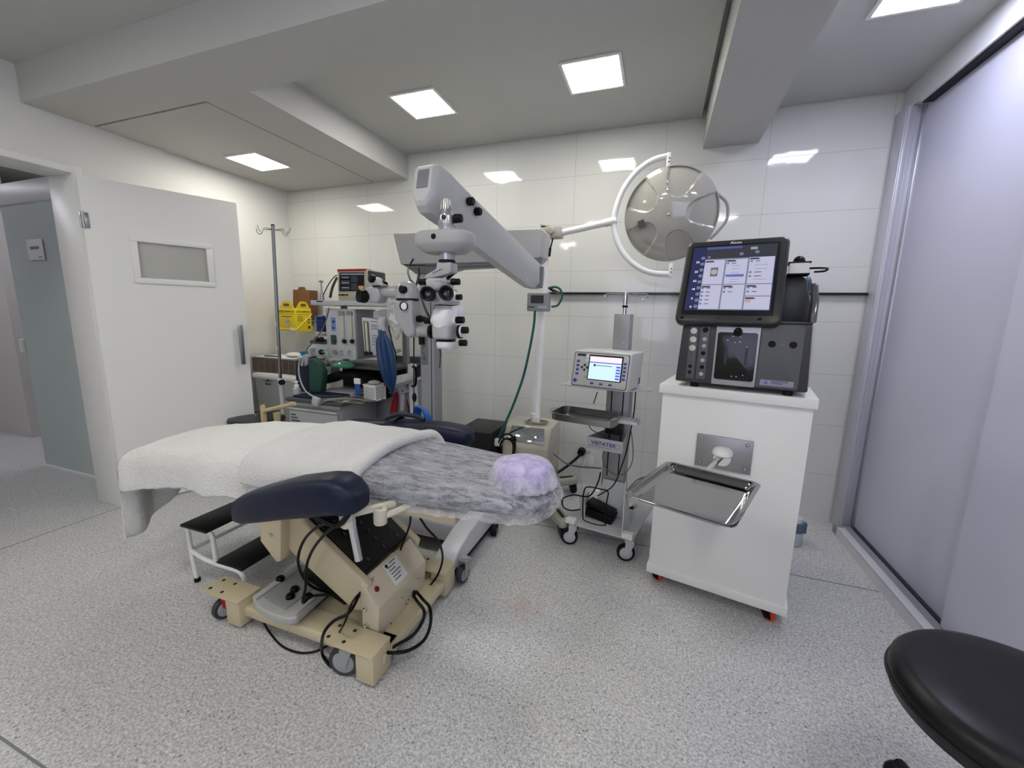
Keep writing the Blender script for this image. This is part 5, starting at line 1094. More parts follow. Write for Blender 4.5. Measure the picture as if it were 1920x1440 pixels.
# assistant microscope at the left
YA = 1.40
def Wa(u, v, y=YA): return PY(u, v, y)
at = part('assistant_tube', MB().rings([(Wa(806, 621), .020), (Wa(803, 621), .0205), (Wa(782, 622), .0205), (Wa(776, 620), .023)]), P('assistant_grey', '9C9D9D', .3, coat=.3), mc)
bdy = [Wa(u, v) for u, v in ((748, 562), (781, 562), (783, 598), (784, 612), (786, 628), (778, 633), (770, 632), (762, 620), (754, 605), (748, 598))]
ab = part('assistant_body', MB().prism([V((p.x, YA-.036, p.z)) for p in bdy], (0, .072, 0), .012, 3), MATS['assistant_grey'], mc)
dmc = Wa(764, 547); R = []
for v, s_ in ((560, 1.0), (552, 1.02), (544, .98), (537, .86), (531, .62), (528, .35), (527, .05)):
    z_ = Wa(764, v).z; R.append([V((dmc.x+.047*s_*math.cos(a), YA+.042*s_*math.sin(a), z_)) for a in [2*math.pi*k/32 for k in range(32)]])
ad_ = part('assistant_head', MB().loft(R), MATS['assistant_grey'], mc)
part('seam_ring', MB().rings([(V((dmc.x, YA, Wa(764, 563).z)), .044), (V((dmc.x, YA, Wa(764, 560).z)), .044)], 32), M_black, mc)
part('knob', MB().lathe(Wa(757, 543, YA-.040), (-.2, -1, 0), [(-.004, .015), (.012, .015), (.016, .011), (.016, .002)]), M_black, ad_)
part('dial', MB().lathe(Wa(758.5, 574, YA-.035), (-.1, -1, 0), [(-.002, .017), (.010, .017)]), M_black, ab); part('dial_face', MB().lathe(Wa(757.5, 574, YA-.045), (-.1, -1, 0), [(0, .0145), (.003, .013), (.004, .004)]), P('dial_white', 'DADADA', .35), ab)
a_, b2 = Wa(783, 598), Wa(797, 598); part('knob', MB().rings([(a_, .013), (a_+(b2-a_)*.5, .014), (a_+(b2-a_)*.55, .010), (b2, .011)]), M_black, ab)
part('knob', MB().rings([(Wa(791, 632), .013), (Wa(791, 646), .012), (Wa(791, 646.5), .006)]), M_black, at)
a_, b2 = Wa(748, 547), Wa(713, 549); part('link_tube', MB().rings([(a_, .024), (a_+(b2-a_)*.35, .024), (a_+(b2-a_)*.5, .021), (b2, .021)]), MATS['assistant_grey'], mc)
eb = [Wa(u, v) for u, v in ((697, 538), (712, 536), (720, 545), (722, 560), (716, 569), (697, 568), (688, 562), (688, 548))]
eo = part('assistant_eyepiece_block', MB().prism([V((p.x, YA-.034, p.z)) for p in eb], (0, .06, 0), .008, 3), MATS['assistant_grey'], mc)
part('top_bridge', MB().prism([V((p.x, YA-.028, p.z)) for p in [Wa(u, v) for u, v in ((692, 540), (696, 522), (708, 519), (726, 536), (716, 541))]], (0, .05, 0), .007, 3), MATS['assistant_grey'], eo)
part('slot', MB().box(Wa(705.5, 536.5, YA-.036), (.036, .004, .007), None, .001), M_black, eo)
part('knob', MB().lathe(Wa(700, 523, YA-.022), (-.5, -1, .1), [(-.004, .016), (.014, .016), (.018, .011), (.018, .002)]), M_black, eo)
part('knob', MB().rings([(Wa(719, 531, YA+.01), .012), (Wa(723, 533, YA+.0), .010)]), M_black, eo)
a_, b2 = Wa(690, 557, YA-.02), Wa(672, 554, YA-.055); part('eyepiece', MB().rings([(a_, .022), (a_+(b2-a_)*.25, .024), (a_+(b2-a_)*.3, .0265), (b2, .026), (b2+(a_-b2)*.05, .020), (b2+(a_-b2)*.2, .014)], 24), M_black, eo)
# cables on the stand
cord([PY(775, 485, 2.36), PY(768, 498, 2.34), PY(765, 510, 2.3), PY(770, 525, 2.25), PY(780, 536, 2.2), PY(790, 560, 1.7), PY(800, 585, 1.5), PY(806, 596, 1.45)], .006, M_black, 'black cable drooping from the carrier arm to the microscope head')
cord([PY(784, 503, 2.38), PY(785, 515, 2.35), PY(782, 530, 2.3), PY(779, 536, 2.28)], [.008], M_black, 'short thick black cable hanging under the carrier arm end')
cord([PY(776, 634, 1.45), PY(776, 700, 1.9), PY(776, 760, 2.1), PY(777, 795, 2.1)], .0032, M_black, 'straight black cable hanging from the assistant microscope arm')
# ================================================================ anaesthesia workstation
am = thing('anaesthesia_machine', 'grey anaesthesia workstation with drawer, flow meters and top shelf behind the bed', 'anaesthesia machine', (-2.15, 2.5, 0))
M_ag = P('machine_grey', '85878A', .42, bump=.015, bscale=200); M_al = P('machine_light_grey', 'AEB0B2', .4); M_ad = P('machine_dark', '46484B', .45); M_af = P('face_grey', 'B9BBBC', .4)
x0c, x1c, yc, zc_ = -2.53, -2.028, 2.20, .722
part('drawer_unit', MB().bb((x0c, yc, .12), (x1c, 2.66, zc_-.022), .003), M_ag, am)
part('worktop', MB().bb((x0c-.008, yc-.008, zc_-.022), (x1c+.008, 2.66, zc_), .004), M_ad, am)
part('worktop_trim', MB().bb((x0c, yc-.012, zc_-.05), (x1c, yc-.001, zc_-.024), .002), M_ag, am)
for i in range(2):
    z1 = zc_-.066-.21*i; dw = part('drawer', MB().bb((x0c+.035, yc-.014, z1-.19), (x1c-.03, yc-.0005, z1), .004), M_al, am)
    part('drawer_lip', MB().prism([(x0c+.035, yc-.014, z1-.02), (x0c+.035, yc-.034, z1-.004), (x0c+.035, yc-.03, z1+.004), (x0c+.035, yc-.014, z1)], (x1c-x0c-.065, 0, 0), .001), M_al, dw)
    if i == 0:
        gl = MB()
        for k in range(4): gl.bb((x0c+.05, yc-.0148, z1-.055-.022*k), (x0c+.095+.018*k, yc-.0142, z1-.046-.022*k))
        part('printed_stripe', gl, M_ink, dw, kind='stuff')
part('side_lock', MB().lathe((x1c+.001, 2.30, .545), (1, 0, 0), [(0, .012), (.006, .011)]).bb((x1c+.002, 2.292, .49), (x1c+.010, 2.308, .53), .002), M_black, am)
part('side_panel_seam', MB().bb((x1c, 2.575, .14), (x1c+.001, 2.579, zc_-.03)), M_black, am)
# rear bay with upright, shelf and post
part('rear_cabinet', MB().bb((x1c-.02, 2.62, .12), (-1.80, 2.90, .80), .004), M_ag, am)
part('rear_drawer_edge', MB().bb((x1c+.003, 2.61, .735), (-1.93, 2.66, .765), .003), M_al, am)
part('back_board', MB().bb((-2.05, 2.86, .80), (-1.78, 2.89, 1.0), .003), M_ad, am)
part('upright_post', MB().prism([PY(764, 683, 2.60), PY(773, 684, 2.60), PY(778, 800, 2.60), PY(770, 800, 2.60)], (0, .06, 0), .003), P('post_white', 'D2D3D4', .35), am)
part('post_handle', MB().tube([PY(774, 688, 2.57), PY(779, 690, 2.555), PY(780, 705, 2.55), PY(779, 722, 2.555), PY(773, 724, 2.57)], .009, 8, 3), M_black, am)
part('side_shelf', MB().prism([PY(732, 722, 2.50), PY(764, 712, 2.50), PY(764, 719, 2.50), PY(732, 730, 2.50)], (0, .22, 0), .002), M_af, am)
# frame and top shelf
tz0, tz1 = PY(585, 572, 2.42).z, PY(585, 563, 2.42).z
tsx0 = PY(582, 568, 2.42).x; tsx1 = PY(741, 570, 2.42).x
part('top_shelf', MB().bb((tsx0, 2.42, tz0), (tsx1, 2.78, tz1), .004), M_af, am)
part('shelf_back_rail', MB().bb((tsx0, 2.75, tz1), (tsx1, 2.78, tz1+.03), .002), M_ag, am)
part('shelf_slot', MB().bb((tsx0+.06, 2.418, (tz0+tz1)/2+.006), (tsx0+.12, 2.4205, (tz0+tz1)/2+.014)), M_black, am)
part('shelf_end_clamp', MB().prism([PY(722, 558, 2.40), PY(742, 556, 2.40), PY(746, 565, 2.40), PY(722, 566, 2.40)], (0, .05, 0), .003), M_af, am)
for x in (-2.45, -1.86): part('frame_upright', MB().bb((x-.02, 2.72, .70), (x+.02, 2.76, tz0), .003), M_ag, am)
part('recess_shade_board', MB().bb((-2.46, 2.70, .72), (-1.84, 2.715, .93)), P('recess_shade_black', '0C0C0D', .6), am)  # black sheet standing in for the deep shade of the recess
part('middle_shelf', MB().bb((-2.40, 2.46, .930), (-1.80, 2.86, .952), .003), M_ad, am)
# flow meter block
F = 2.48
def Q(u, v, y=F): return PY(u, v, y)
fx0, fx1 = Q(612, 630).x, Q(666, 630).x; fz0, fz1 = Q(640, 673).z, Q(640, 579).z
fb_ = part('flow_meter_block', MB().bb((fx0, F, fz0), (fx1, F+.24, fz1), .004), P('flow_block_white', 'BFC1C2', .4), am)
part('block_side_cover', MB().bb((fx1-.002, F+.015, fz0+.004), (fx1+.006, F+.236, fz1-.004), .002), M_ag, fb_)
for u0 in (636, 651):
    o = part('flow_tube_cap', MB().prism([Q(u0, 583), Q(u0+10, 584), Q(u0+11, 592), Q(u0, 591)], (0, -.012, 0), .002), M_ag, fb_)
    part('flow_tube', MB().cyl(Q(u0+6, 591, F-.008), Q(u0+8, 633, F-.008), .011, n=14), P('tube_glass', 'CFCBB6', .12), fb_)
    part('flow_knob', MB().rings([(Q(u0+9, 640, F), .017), (Q(u0+9, 640, F-.03), .016), (Q(u0+9, 640, F-.032), .008)]), M_black, fb_)
def flat(name, u0, v0, u1, v1, mt, par, y=F-.0012, t=.0014): return part(name, MB().prism([Q(u0, v0, y), Q(u1, v0+(u1-u0)*.03, y), Q(u1+(v1-v0)*.05, v1+(u1-u0)*.03, y), Q(u0+(v1-v0)*.05, v1, y)], (0, t, 0)), mt, par)
flat('label_strip', 617, 582, 630, 622, P('label_pale', 'C9CCD4', .4), fb_)
flat('label_blue', 620, 595, 629, 621, P('label_blue', '7F97C4', .4), fb_, F-.002)
for v in (603, 615): part('small_knob', MB().rings([(Q(625, v), .008), (Q(625, v, F-.012), .007)]), M_ink, fb_)
flat('knob_plate', 620, 628, 630, 646, M_ad, fb_, F-.002); part('green_knob', MB().rings([(Q(626, 637), .019), (Q(626, 637, F-.022), .017), (Q(626, 637, F-.023), .008)]), P('knob_green', '123A30', .4), fb_)
flat('gauge_panel', 622, 650, 662, 672, M_lgrey, fb_, F-.0015)
part('outlet_knob', MB().rings([(Q(627, 660), .013), (Q(627, 660, F-.02), .015), (Q(627, 660, F-.035), .013)]), P('outlet_tan', '8F8468', .45), fb_)
def gauge(u, v, r, par, y=F, n='gauge'):
    g_ = part(n, MB().rings([(Q(u, v, y), r), (Q(u, v, y-.010), r), (Q(u, v, y-.012), r*.86), (Q(u, v, y-.009), r*.84)]), M_whitep, par)
    part('dial', MB().rings([(Q(u, v, y-.0091), r*.84), (Q(u, v, y-.0098), r*.83)]), P('dial_grey', 'A5A6A8', .3), g_)
    c = Q(u, v, y-.0104); part('needle', MB().tube([c+V((-.3*r, 0, -.35*r)), c+V((.5*r, 0, .45*r))], r*.05, 6, 1), M_ink, g_)
gauge(640, 660, .024, fb_); gauge(655, 661, .024, fb_)
# suction / gauge panel at the left
sp2 = part('gauge_box', MB().prism([Q(578, 644), Q(613, 645), Q(616, 671), Q(577, 668)], (0, .12, 0), .004), M_af, am); gauge(587, 658, .034, sp2)
part('black_knob', MB().rings([(Q(602.5, 660), .021), (Q(602.5, 660, F-.025), .019), (Q(602.5, 660, F-.027), .01)]), M_black, sp2)
tpn = part('valve_strip', MB().prism([Q(583, 637), Q(613, 637), Q(614, 645), Q(579, 644)], (0, .10, 0), .003), M_ad, am)
for u in (594, 603): part('valve_knob', MB().rings([(Q(u, 637), .015), (Q(u, 636, F-.05), .019), (Q(u, 636, F-.055), .012)]), M_black, tpn)
# blue ribbed absorber canister
cbx = Q(603, 608, 2.60); pr_ = []
for k in range(25): z_ = Q(603, 622, 2.60).z+(Q(603, 592, 2.60).z-Q(603, 622, 2.60).z)*k/24; pr_.append((V((cbx.x, 2.62, z_)), .058+(.003 if k % 3 else -.002)))
cn = part('absorber_canister', MB().rings(pr_, 28), P('canister_blue', '142C68', .25, coat=.3), am)
part('canister_base', MB().rings([(V((cbx.x, 2.62, Q(603, 630, 2.60).z)), .048), (V((cbx.x, 2.62, Q(603, 624, 2.60).z)), .068), (V((cbx.x, 2.62, Q(603, 622, 2.60).z)), .068)]), M_cream, cn)
# vaporiser panel
F2 = 2.40
vp = part('vaporiser_panel', MB().prism([Q(678, 595, F2), Q(712, 601, F2), Q(715, 668, F2), Q(684, 664, F2)], (0, .12, 0), .003), P('vaporiser_white', 'C2C4C5', .4), am)
part('vaporiser_column', MB().prism([Q(682, 602, F2), Q(691, 603, F2), Q(695, 661, F2), Q(686, 660, F2)], (0, -.004, 0)), P('column_tint', '5A5A52', .2), vp)
part('vaporiser_tube', MB().cyl(Q(686, 604, F2-.006), Q(690, 660, F2-.006), .009, n=12), P('tube_glass', 'CFCBB6', .12), vp)
part('vaporiser_knob', MB().rings([(Q(687, 663, F2), .017), (Q(687, 663, F2-.03), .016)]).rings([(Q(695, 663, F2), .014), (Q(695, 663, F2-.02), .013)]), M_black, vp)
lt = MB()
for k, (v, a, b) in enumerate(((602, 695, 708), (609, 696, 706), (612, 696, 708), (616, 696, 709), (628, 698, 706), (632, 698, 709), (636, 698, 709), (640, 698, 709), (645, 698, 703))): lt.prism([Q(a, v, F2-.0008), Q(b, v+.5, F2-.0008), Q(b, v+1.7, F2-.0008), Q(a, v+1.2, F2-.0008)], (0, -.0003, 0))
part('lettering', lt, P('blue_grey_print', '4C5670', .5), vp, kind='stuff')
part('side_hood', MB().prism([Q(700, 584, 2.55), Q(735, 577, 2.55), Q(735, 592, 2.55), Q(700, 596, 2.55)], (0, .01, 0)), M_paper, am, label='white card on the machine side')
part('chrome_rail', MB().cyl(Q(735, 624, 2.5), Q(737, 690, 2.5), .006, n=10).cyl(Q(741, 626, 2.5), Q(743, 690, 2.5), .004, n=10), M_chrome, am)
part('rail_clamp', MB().prism([Q(733, 657, 2.47), Q(746, 654, 2.47), Q(747, 660, 2.47), Q(735, 664, 2.47)], (0, .04, 0), .003), M_greyp, am)
part('bag_mount', MB().prism([Q(709, 594, 2.36), Q(722, 592, 2.36), Q(722, 612, 2.36), Q(711, 614, 2.36)], (0, .06, 0), .004), M_greyp, am)
# things on and around it
def YB2(y): return lambda u, v: PY(u, v, y)
# monitor on the shelf
q = YB2(2.50); mn_ = thing('patient_monitor', 'beige patient monitor with red top edge and dark screen on the machine shelf', 'monitor', V((q(660, 558).x, 2.6, tz1)))
bx0, bx1, bz0, bz1 = q(633, 530).x, q(688, 530).x, tz1+.001, q(660, 505).z
part('casing', MB().bb((bx0, 2.50, bz0), (bx1, 2.70, bz1), .006), P('monitor_tan', 'A8A594', .4), mn_)
part('alarm_strip', MB().bb((bx0+.004, 2.496, bz1-.014), (bx1-.004, 2.56, bz1+.003), .003), P('alarm_red', '9B1B20', .35), mn_)
part('rear_shell', MB().bb((bx1-.002, 2.515, bz0+.012), (bx1+.022, 2.69, bz1-.01), .006), M_dgrey, mn_)
sc1_ = part('screen', MB().prism([q(637, 511), q(683, 511), q(683, 546), q(637, 546)], (0, -.003, 0)), P('monitor_dark_screen', '17181D', .15), mn_)
q2 = YB2(2.4962); g1 = MB()
for k, v in enumerate((513,)): g1.prism([q2(638, v), q2(682, v), q2(682, v+2), q2(638, v+2)], (0, -.0004, 0))
part('display_bar', g1, em('mon_bar', '8E92A8', .6), sc1_)
for u0, v0, u1, v1 in ((639, 517, 656, 522), (639, 525, 656, 534), (639, 537, 656, 544), (658, 517, 670, 529), (658, 531, 670, 544)): part('display_area', MB().prism([q2(u0, v0), q2(u1, v0), q2(u1, v1), q2(u0, v1)], (0, -.0004, 0)), em('mon_area', '2E3038', .6), sc1_)
q3 = YB2(2.4955); part('display_key', MB().prism([q3(672, 536), q3(682, 536), q3(682, 542), q3(672, 542)], (0, -.0006, 0)), em('mon_orange', 'A97A4A', .7), sc1_)
for v in (520, 529.5, 539): part('display_trace', MB().prism([q3(641, v), q3(654, v), q3(654, v+.9), q3(641, v+.9)], (0, -.0004, 0)), em('mon_trace', 'A9ABB0', .6), sc1_)
part('connector_panel', MB().prism([q(635, 549), q(657, 550), q(657, 557), q(635, 557)], (0, -.004, 0), .001), P('connector_beige', 'BBAE92', .4), mn_)
for k, u in enumerate((638, 643, 647, 652)): part('connector', MB().rings([(q(u, 553), .008), (q(u, 553)+V((0, -.012, 0)), .007)]), [M_dgrey, M_black, P('dark_red', '6E2A20', .4), M_dgrey][k], mn_)
part('keypad', MB().prism([q(659, 549), q(686, 549), q(686, 557), q(659, 557)], (0, -.003, 0), .001), M_greyp, mn_)
# small post with valve
vt = MB(); q = YB2(2.5); vt.cyl(V((q(604, 560).x, 2.5, tz1)), q(602, 530), .006, n=10).rings([(q(602, 530), .014), (q(602, 527), .017), (q(602, 526), .008)]).rings([(V((q(604, 560).x, 2.5, tz1)), .016), (q(604, 549), .012)])
solo('valve_post', vt, M_steel, 'thin steel valve post with a black cap standing on the machine shelf', 'valve')
cord([PY(606, 553, 2.5), PY(615, 535, 2.55), PY(625, 521, 2.6), PY(632, 516, 2.62)], .004, M_ink, 'thin dark cable rising to the left side of the patient monitor')
cord([PY(619, 558, 2.55), PY(623, 540, 2.58), PY(630, 524, 2.62), PY(633, 521, 2.63)], .010, M_dgrey, 'thick dark hose rising beside the patient monitor')
# breathing bag (lobed), hanging
bgx = PY(725, 675, 2.30); R = []
for v, r in ((733, .012), (728, .018), (722, .028), (710, .042), (690, .054), (668, .056), (650, .052), (638, .044), (631, .03), (628, .024), (618, .022)):
    z_ = PY(725, v, 2.30).z; R.append([V((bgx.x+(v-675)*.0006+r*(1+.16*math.cos(6*a))*math.cos(a), 2.30+r*(1+.16*math.cos(6*a))*math.sin(a), z_)) for a in [2*math.pi*k/60 for k in range(60)]])
bg = thing('breathing_bag', 'lobed dark blue breathing bag hanging from the anaesthesia machine', 'breathing bag', (bgx.x, 2.30, R[0][0].z)); part('bag', MB().loft(R), P('bag_blue', '0D3560', .32, var=.35, vscale=9), bg); part('neck', MB().rings([(V((bgx.x-.03, 2.30, PY(720, 622, 2.3).z)), .024), (V((bgx.x-.045, 2.31, PY(717, 606, 2.3).z)), .026), (V((bgx.x-.045, 2.33, PY(716, 598, 2.3).z)), .024)]), M_greyp, bg)
# translucent bag over the arm
R = []
for v, u, r in ((636, 745, .006), (626, 745, .02), (612, 744, .045), (598, 741, .052), (588, 737, .043), (578, 736, .034), (570, 738, .040), (563, 736, .036)):
    c = PY(u, v, 2.36); R.append([c+V(((r*1.07+.008*noise.noise(V((math.cos(a)*3, math.sin(a)*3, v*.2))))*math.cos(a), (r*.8)*math.sin(a), .01*noise.noise(V((math.cos(a)*4, math.sin(a)*4, v*.1))))) for a in [2*math.pi*k/40 for k in range(40)]])
pb = thing('plastic_bag', 'crumpled translucent plastic bag with a white label beside the breathing bag', 'plastic bag', PY(740, 636, 2.36)); part('bag', MB().loft(R), mat_nonwoven('clear_film', 0, .25, .7, (6, 6, 6), 'C9CBC6'), pb, sharp=180)
c = PY(739, 598, 2.30); rx = V((.88, 0, -.47)); ry = V((.47, 0, .88)); part('label', MB().rrect(c, rx, ry, .075, .042, .002, .001), M_paper, pb); 
# dark navy pouch and green pad
solo('pressure_cuff', MB().prism([PY(u, v, 2.36) for u, v in ((552, 690), (560, 672), (580, 669), (583, 735), (556, 735))], (0, .08, 0), .012, 3), P('cuff_navy', '101A2E', .7), 'folded navy pressure cuff standing at the left of the machine worktop', 'cuff')
solo('green_pad', MB().prism([PY(u, v, 2.33) for u, v in ((578, 672), (588, 673), (598, 682), (604, 698), (604, 712), (600, 736), (580, 737))], (0, .06, 0), .008, 3), P('pad_green', '1F463C', .6), 'dark green rounded pad standing beside the navy pressure cuff', 'pad')
solo('flat_pouch', MB().prism([(-2.50, 2.23, .7225), (-2.30, 2.24, .7225), (-2.12, 2.40, .7225), (-2.20, 2.45, .7225), (-2.45, 2.40, .7225)], (0, 0, .02), .007, 3), P('pouch_navy', '16203C', .55), 'flat dark blue pouch lying on the machine worktop', 'pouch')
hk = MB(); hk.prism([PY(u, v, 2.34) for u, v in ((563, 686), (566, 667), (573, 664), (576, 667), (575, 684), (571, 687), (570, 672), (567, 687))], (0, .02, 0), .003); solo('cable_hook', hk, M_greyp, 'small grey plastic hook above the navy pressure cuff', 'hook')
cord([PY(617, 577, 2.45), PY(608, 610, 2.42), PY(590, 638, 2.38), PY(577, 652, 2.35), PY(573, 664, 2.33)], .0045, M_gc, 'grey cable running from the shelf down to the small plastic hook')
cord([PY(563, 672, 2.31), PY(560, 690, 2.30), PY(563, 712, 2.28), PY(573, 733, 2.24), PY(590, 745, 2.21)], .0055, P('pale_cable', '9DA09C', .5), 'pale grey cable curving down in front of the navy pressure cuff')
ld = thing('ecg_lead_set', 'grey ECG lead bundle with a clear connector block lying on the machine worktop', 'cable', (-2.25, 2.24, zc_))
c = PY(596, 752, 2.19); part('connector_block', MB().box(c+V((0, -.015, 0)), (.055, .028, .06), Matrix.Rotation(math.radians(14), 4, 'Y'), .004), P('connector_clear', 'B8BAB6', .25), ld)
rnd = random.Random(4)
for k in range(9):
    y_ = 2.215+.028*k; x_s = c.x+.02
    part('lead', MB().tube([c+V((.028, -.005, -.022+.005*k)), V((x_s+.06, 2.20+.012*k, zc_+.012)), V((x_s+.16+.01*rnd.random(), y_-.005, zc_+.010+.012*rnd.random())), V((x_s+.25+.03*rnd.random(), y_+.015*rnd.random(), zc_+.010+.008*rnd.random())), V((x_s+.31+.05*rnd.random(), y_+.03*rnd.random(), zc_+.008))], .0042, 6, 4), P('lead_grey', '6F6E66', .5), ld)
part('lead_end', MB().tube([V((-2.11, 2.25, zc_+.014)), V((-2.06, 2.25, zc_+.012))], .006, 8, 1), P('lead_red', '7A1620', .4), ld); part('lead_end', MB().tube([V((-2.12, 2.30, zc_+.014)), V((-2.06, 2.31, zc_+.014))], .006, 8, 1), P('lead_green', '2F6A3A', .4), ld)
# perforated boxes
def perf(name, label, cat, corner_, w, d_, h, rz, mt, group=None, holes=(5, 4)):
    M_ = Matrix.Translation(corner_) @ Matrix.Rotation(rz, 4, 'Z'); t = thing(name, label, cat, corner_, rz, group)
    b = MB(M_); tk_ = .002
    b.prism([(0, 0, 0), (w, 0, 0), (w, d_, 0), (0, d_, 0)], (0, 0, .002))
    b.bb((-.002, 0, 0), (0, d_, h)).bb((w, 0, 0), (w+.002, d_, h)).bb((0, -.002, 0), (w, 0, h)).bb((0, d_, 0), (w, d_+.002, h)).bb((-.006, -.006, h-.006), (w+.006, .001, h+.002), .001).bb((-.006, d_-.001, h-.006), (w+.006, d_+.006, h+.002), .001).bb((-.006, -.005, h-.006), (.001, d_+.005, h+.002), .001).bb((w-.001, -.005, h-.006), (w+.006, d_+.005, h+.002), .001)
    part('shell', b, mt, t); hh = MB(M_)
    for i in range(holes[0]):
        for j in range(holes[1]):
            for s_ in (0, .5):
                x = w*(i+.5+s_)/(holes[0]+.5); z = .01+(h-.02)*(j+.5+s_)/(holes[1]+.5)
                if x < w-.004 and z < h-.01:
                    hh.lathe((x, -.0022, z), (0, -1, 0), [(0, .0042), (.0006, .0042)], 8)
                    if i < 4: y = d_*(i+.5+s_)/4.5; hh.lathe((w+.0022, y, z), (1, 0, 0), [(0, .0042), (.0006, .0042)], 8)
    part('perforation', hh, M_black, t, kind='stuff'); return t
cb0 = PY(676, 742, 2.33); perf('plastic_basket', 'white perforated plastic basket at the right corner of the machine worktop', 'basket', V((cb0.x+.005, 2.36, zc_+.001)), .105, .11, .115, math.radians(-3), M_whitep)
solo('clear_wrapper', MB().ball((cb0.x+.06, 2.41, zc_+.125), (.05, .04, .02), 12, 8), P('clear_wrap', 'B5B5B0', .2, alpha=.75), 'crumpled clear wrapper on top of the white perforated basket', 'wrapper')
q = YB2(2.60); qb = q(592, 690)
perf('perforated_tray', 'white perforated tray tilted behind the green pad', 'tray', V((q(603, 690).x, 2.57, q(603, 690).z-.04)), .12, .10, .10, math.radians(0), M_whitep, holes=(6, 3))
tb = thing('ointment_tube', 'blue and white ointment tube standing beside the white basket', 'tube', PY(670, 742, 2.32)); c = PY(670, 742, 2.32); part('tube', MB().prism([c+V((-.018, 0, .0)), c+V((.018, 0, .0)), c+V((.024, 0, .115)), c+V((-.024, 0, .115))], (0, .012, 0), .004), P('tube_blue', '2450A0', .35), tb); part('tube_end', MB().prism([c+V((-.025, -.001, .085)), c+V((.025, -.001, .085)), c+V((.025, -.001, .125)), c+V((-.025, -.001, .125))], (0, .014, 0), .002), M_whitep, tb)
solo('paper_slip', MB().prism([V((-2.085, 2.225, zc_+.001)), V((-2.03, 2.215, zc_+.001)), V((-2.03, 2.30, zc_+.001)), V((-2.06, 2.33, zc_+.001))], (0, 0, .003)), M_paper, 'folded white paper slip at the front corner of the machine worktop', 'paper')
solo('small_carton', MB().prism([PY(u, v, 2.44) for u, v in ((731, 707), (755, 702), (756, 716), (732, 723))], (0, .12, 0), .001), M_whitep, 'small white carton with dark print on the machine side shelf', 'box')
o = bpy.data.objects['small_carton']; cq = YB2(2.4395)
part('printed_panel', MB().prism([cq(733, 705), cq(742, 703), cq(742, 709), cq(733, 711)], (0, -.0003, 0)), M_gink, o); part('printed_text', MB().prism([cq(733, 716), cq(742, 714), cq(742, 715.5), cq(733, 717.5)], (0, -.0003, 0)), M_ink, o)
solo('red_carton', MB().prism([PY(u, v, 2.40) for u, v in ((719, 709), (731, 706), (731, 722), (720, 725))], (0, .06, 0), .001), P('carton_red', '8E2630', .5), 'small dark red striped carton behind the breathing bag', 'box')
# folded dark cloth, grey trays, green mask
ck = MB(); G_ = []
for i in range(25):
    row = []
    for k in range(19):
        x = -2.42+.52*i/24; y = 2.44+.22*k/18; z = .84+.06*math.sin(i*.2)+.02*noise.noise(V((x*9, y*9, 2)))+(.035 if i > 10 else 0)*math.sin((i-10)*.3)
        row.append(V((x, y+.01*noise.noise(V((x*14, 1, 0))), z)))
    G_.append(row)
ck.loft(G_, close=False); ck.loft([[p-V((0, 0, .04)) for p in r][::-1] for r in G_], close=False)
n_ = 19; o2 = 25*19
for i in range(24): ck.f += [[i*n_, (i+1)*n_, o2+(i+1)*n_+n_-1, o2+i*n_+n_-1]]; ck.m.append(0)
solo('black_cloth', ck, P('black_fabric', '0A0A0C', .85), 'rumpled black cloth in the dark recess above the machine worktop', 'cloth', sharp=180)
solo('steel_plate_stack', MB().bb((-2.40, 2.40, zc_+.001), (-2.10, 2.66, zc_+.016), .003).bb((-2.38, 2.42, zc_+.017), (-2.12, 2.65, zc_+.030), .003), M_al, 'grey flat tray lying under the black cloth', 'tray')
mk_ = MB(); R = []
for v_, r in ((0, .085), (.012, .09), (.025, .075), (.04, .045), (.046, .02)): R.append([PY(643, 684, 2.42)+V((r*1.15*math.cos(a), r*.8*math.sin(a), v_-.015+.004*math.sin(3*a))) for a in [2*math.pi*k/32 for k in range(32)]])
solo('face_mask', mk_.loft(R), P('mask_green', '3F7A64', .2, alpha=.9, coat=.5), 'translucent green face mask hanging under the flow meter block', 'mask')
solo('mask_tube', MB().tube([PY(603, 660, 2.42), PY(612, 661, 2.40), PY(616, 672, 2.40), PY(622, 681, 2.42)], .004, 8, 4), P('tube_pale_green', '8DB5A0', .4), 'thin pale green tube linking the gauge knob to the green mask', 'tube')
# red ribbed hose / fire-red strip, grey corrugated arc, blue coil
solo('red_strap', MB().prism([PY(u, v, 2.595) for u, v in ((741, 735), (744, 742), (744, 760), (741, 780), (737, 800), (728, 806), (729, 785), (734, 755))], (0, .02, 0), .004), P('strap_red', 'A0142A', .5), 'bright red strap hanging down the side of the anaesthesia machine', 'strap')
solo('dark_red_strap', MB().prism([PY(u, v, 2.60) for u, v in ((762, 748), (765, 757), (770, 772), (773, 790), (768, 790), (764, 770))], (0, .01, 0), .002), P('strap_dark_red', '5E1418', .5), 'narrow dark red strap beside the white machine post', 'strap')
dsp = thing('wall_dispenser', 'small pale grey dispenser bracket hanging below the side shelf of the machine', 'dispenser', PY(752, 770, 2.48))
part('head', MB().prism([PY(u, v, 2.57) for u, v in ((743, 723), (757, 720), (761, 736), (749, 739))], (0, .04, 0), .003), M_lgrey, dsp); part('stem', MB().prism([PY(u, v, 2.59) for u, v in ((749, 739), (757, 737), (756, 770), (750, 771))], (0, .02, 0), .003), M_lgrey, dsp); part('button', MB().ball(PY(755, 733, 2.565), .006, 8, 6), M_black, dsp)
solo('corrugated_hose', MB().tube([PY(741, 800, 2.1), PY(745, 788, 2.1), PY(757, 782, 2.1), PY(770, 786, 2.1), PY(777, 797, 2.1)], .028, 12, 6), P('hose_taupe', '7C7A70', .55), 'short taupe corrugated hose arching behind the far arm pad', 'hose')
bl = MB()
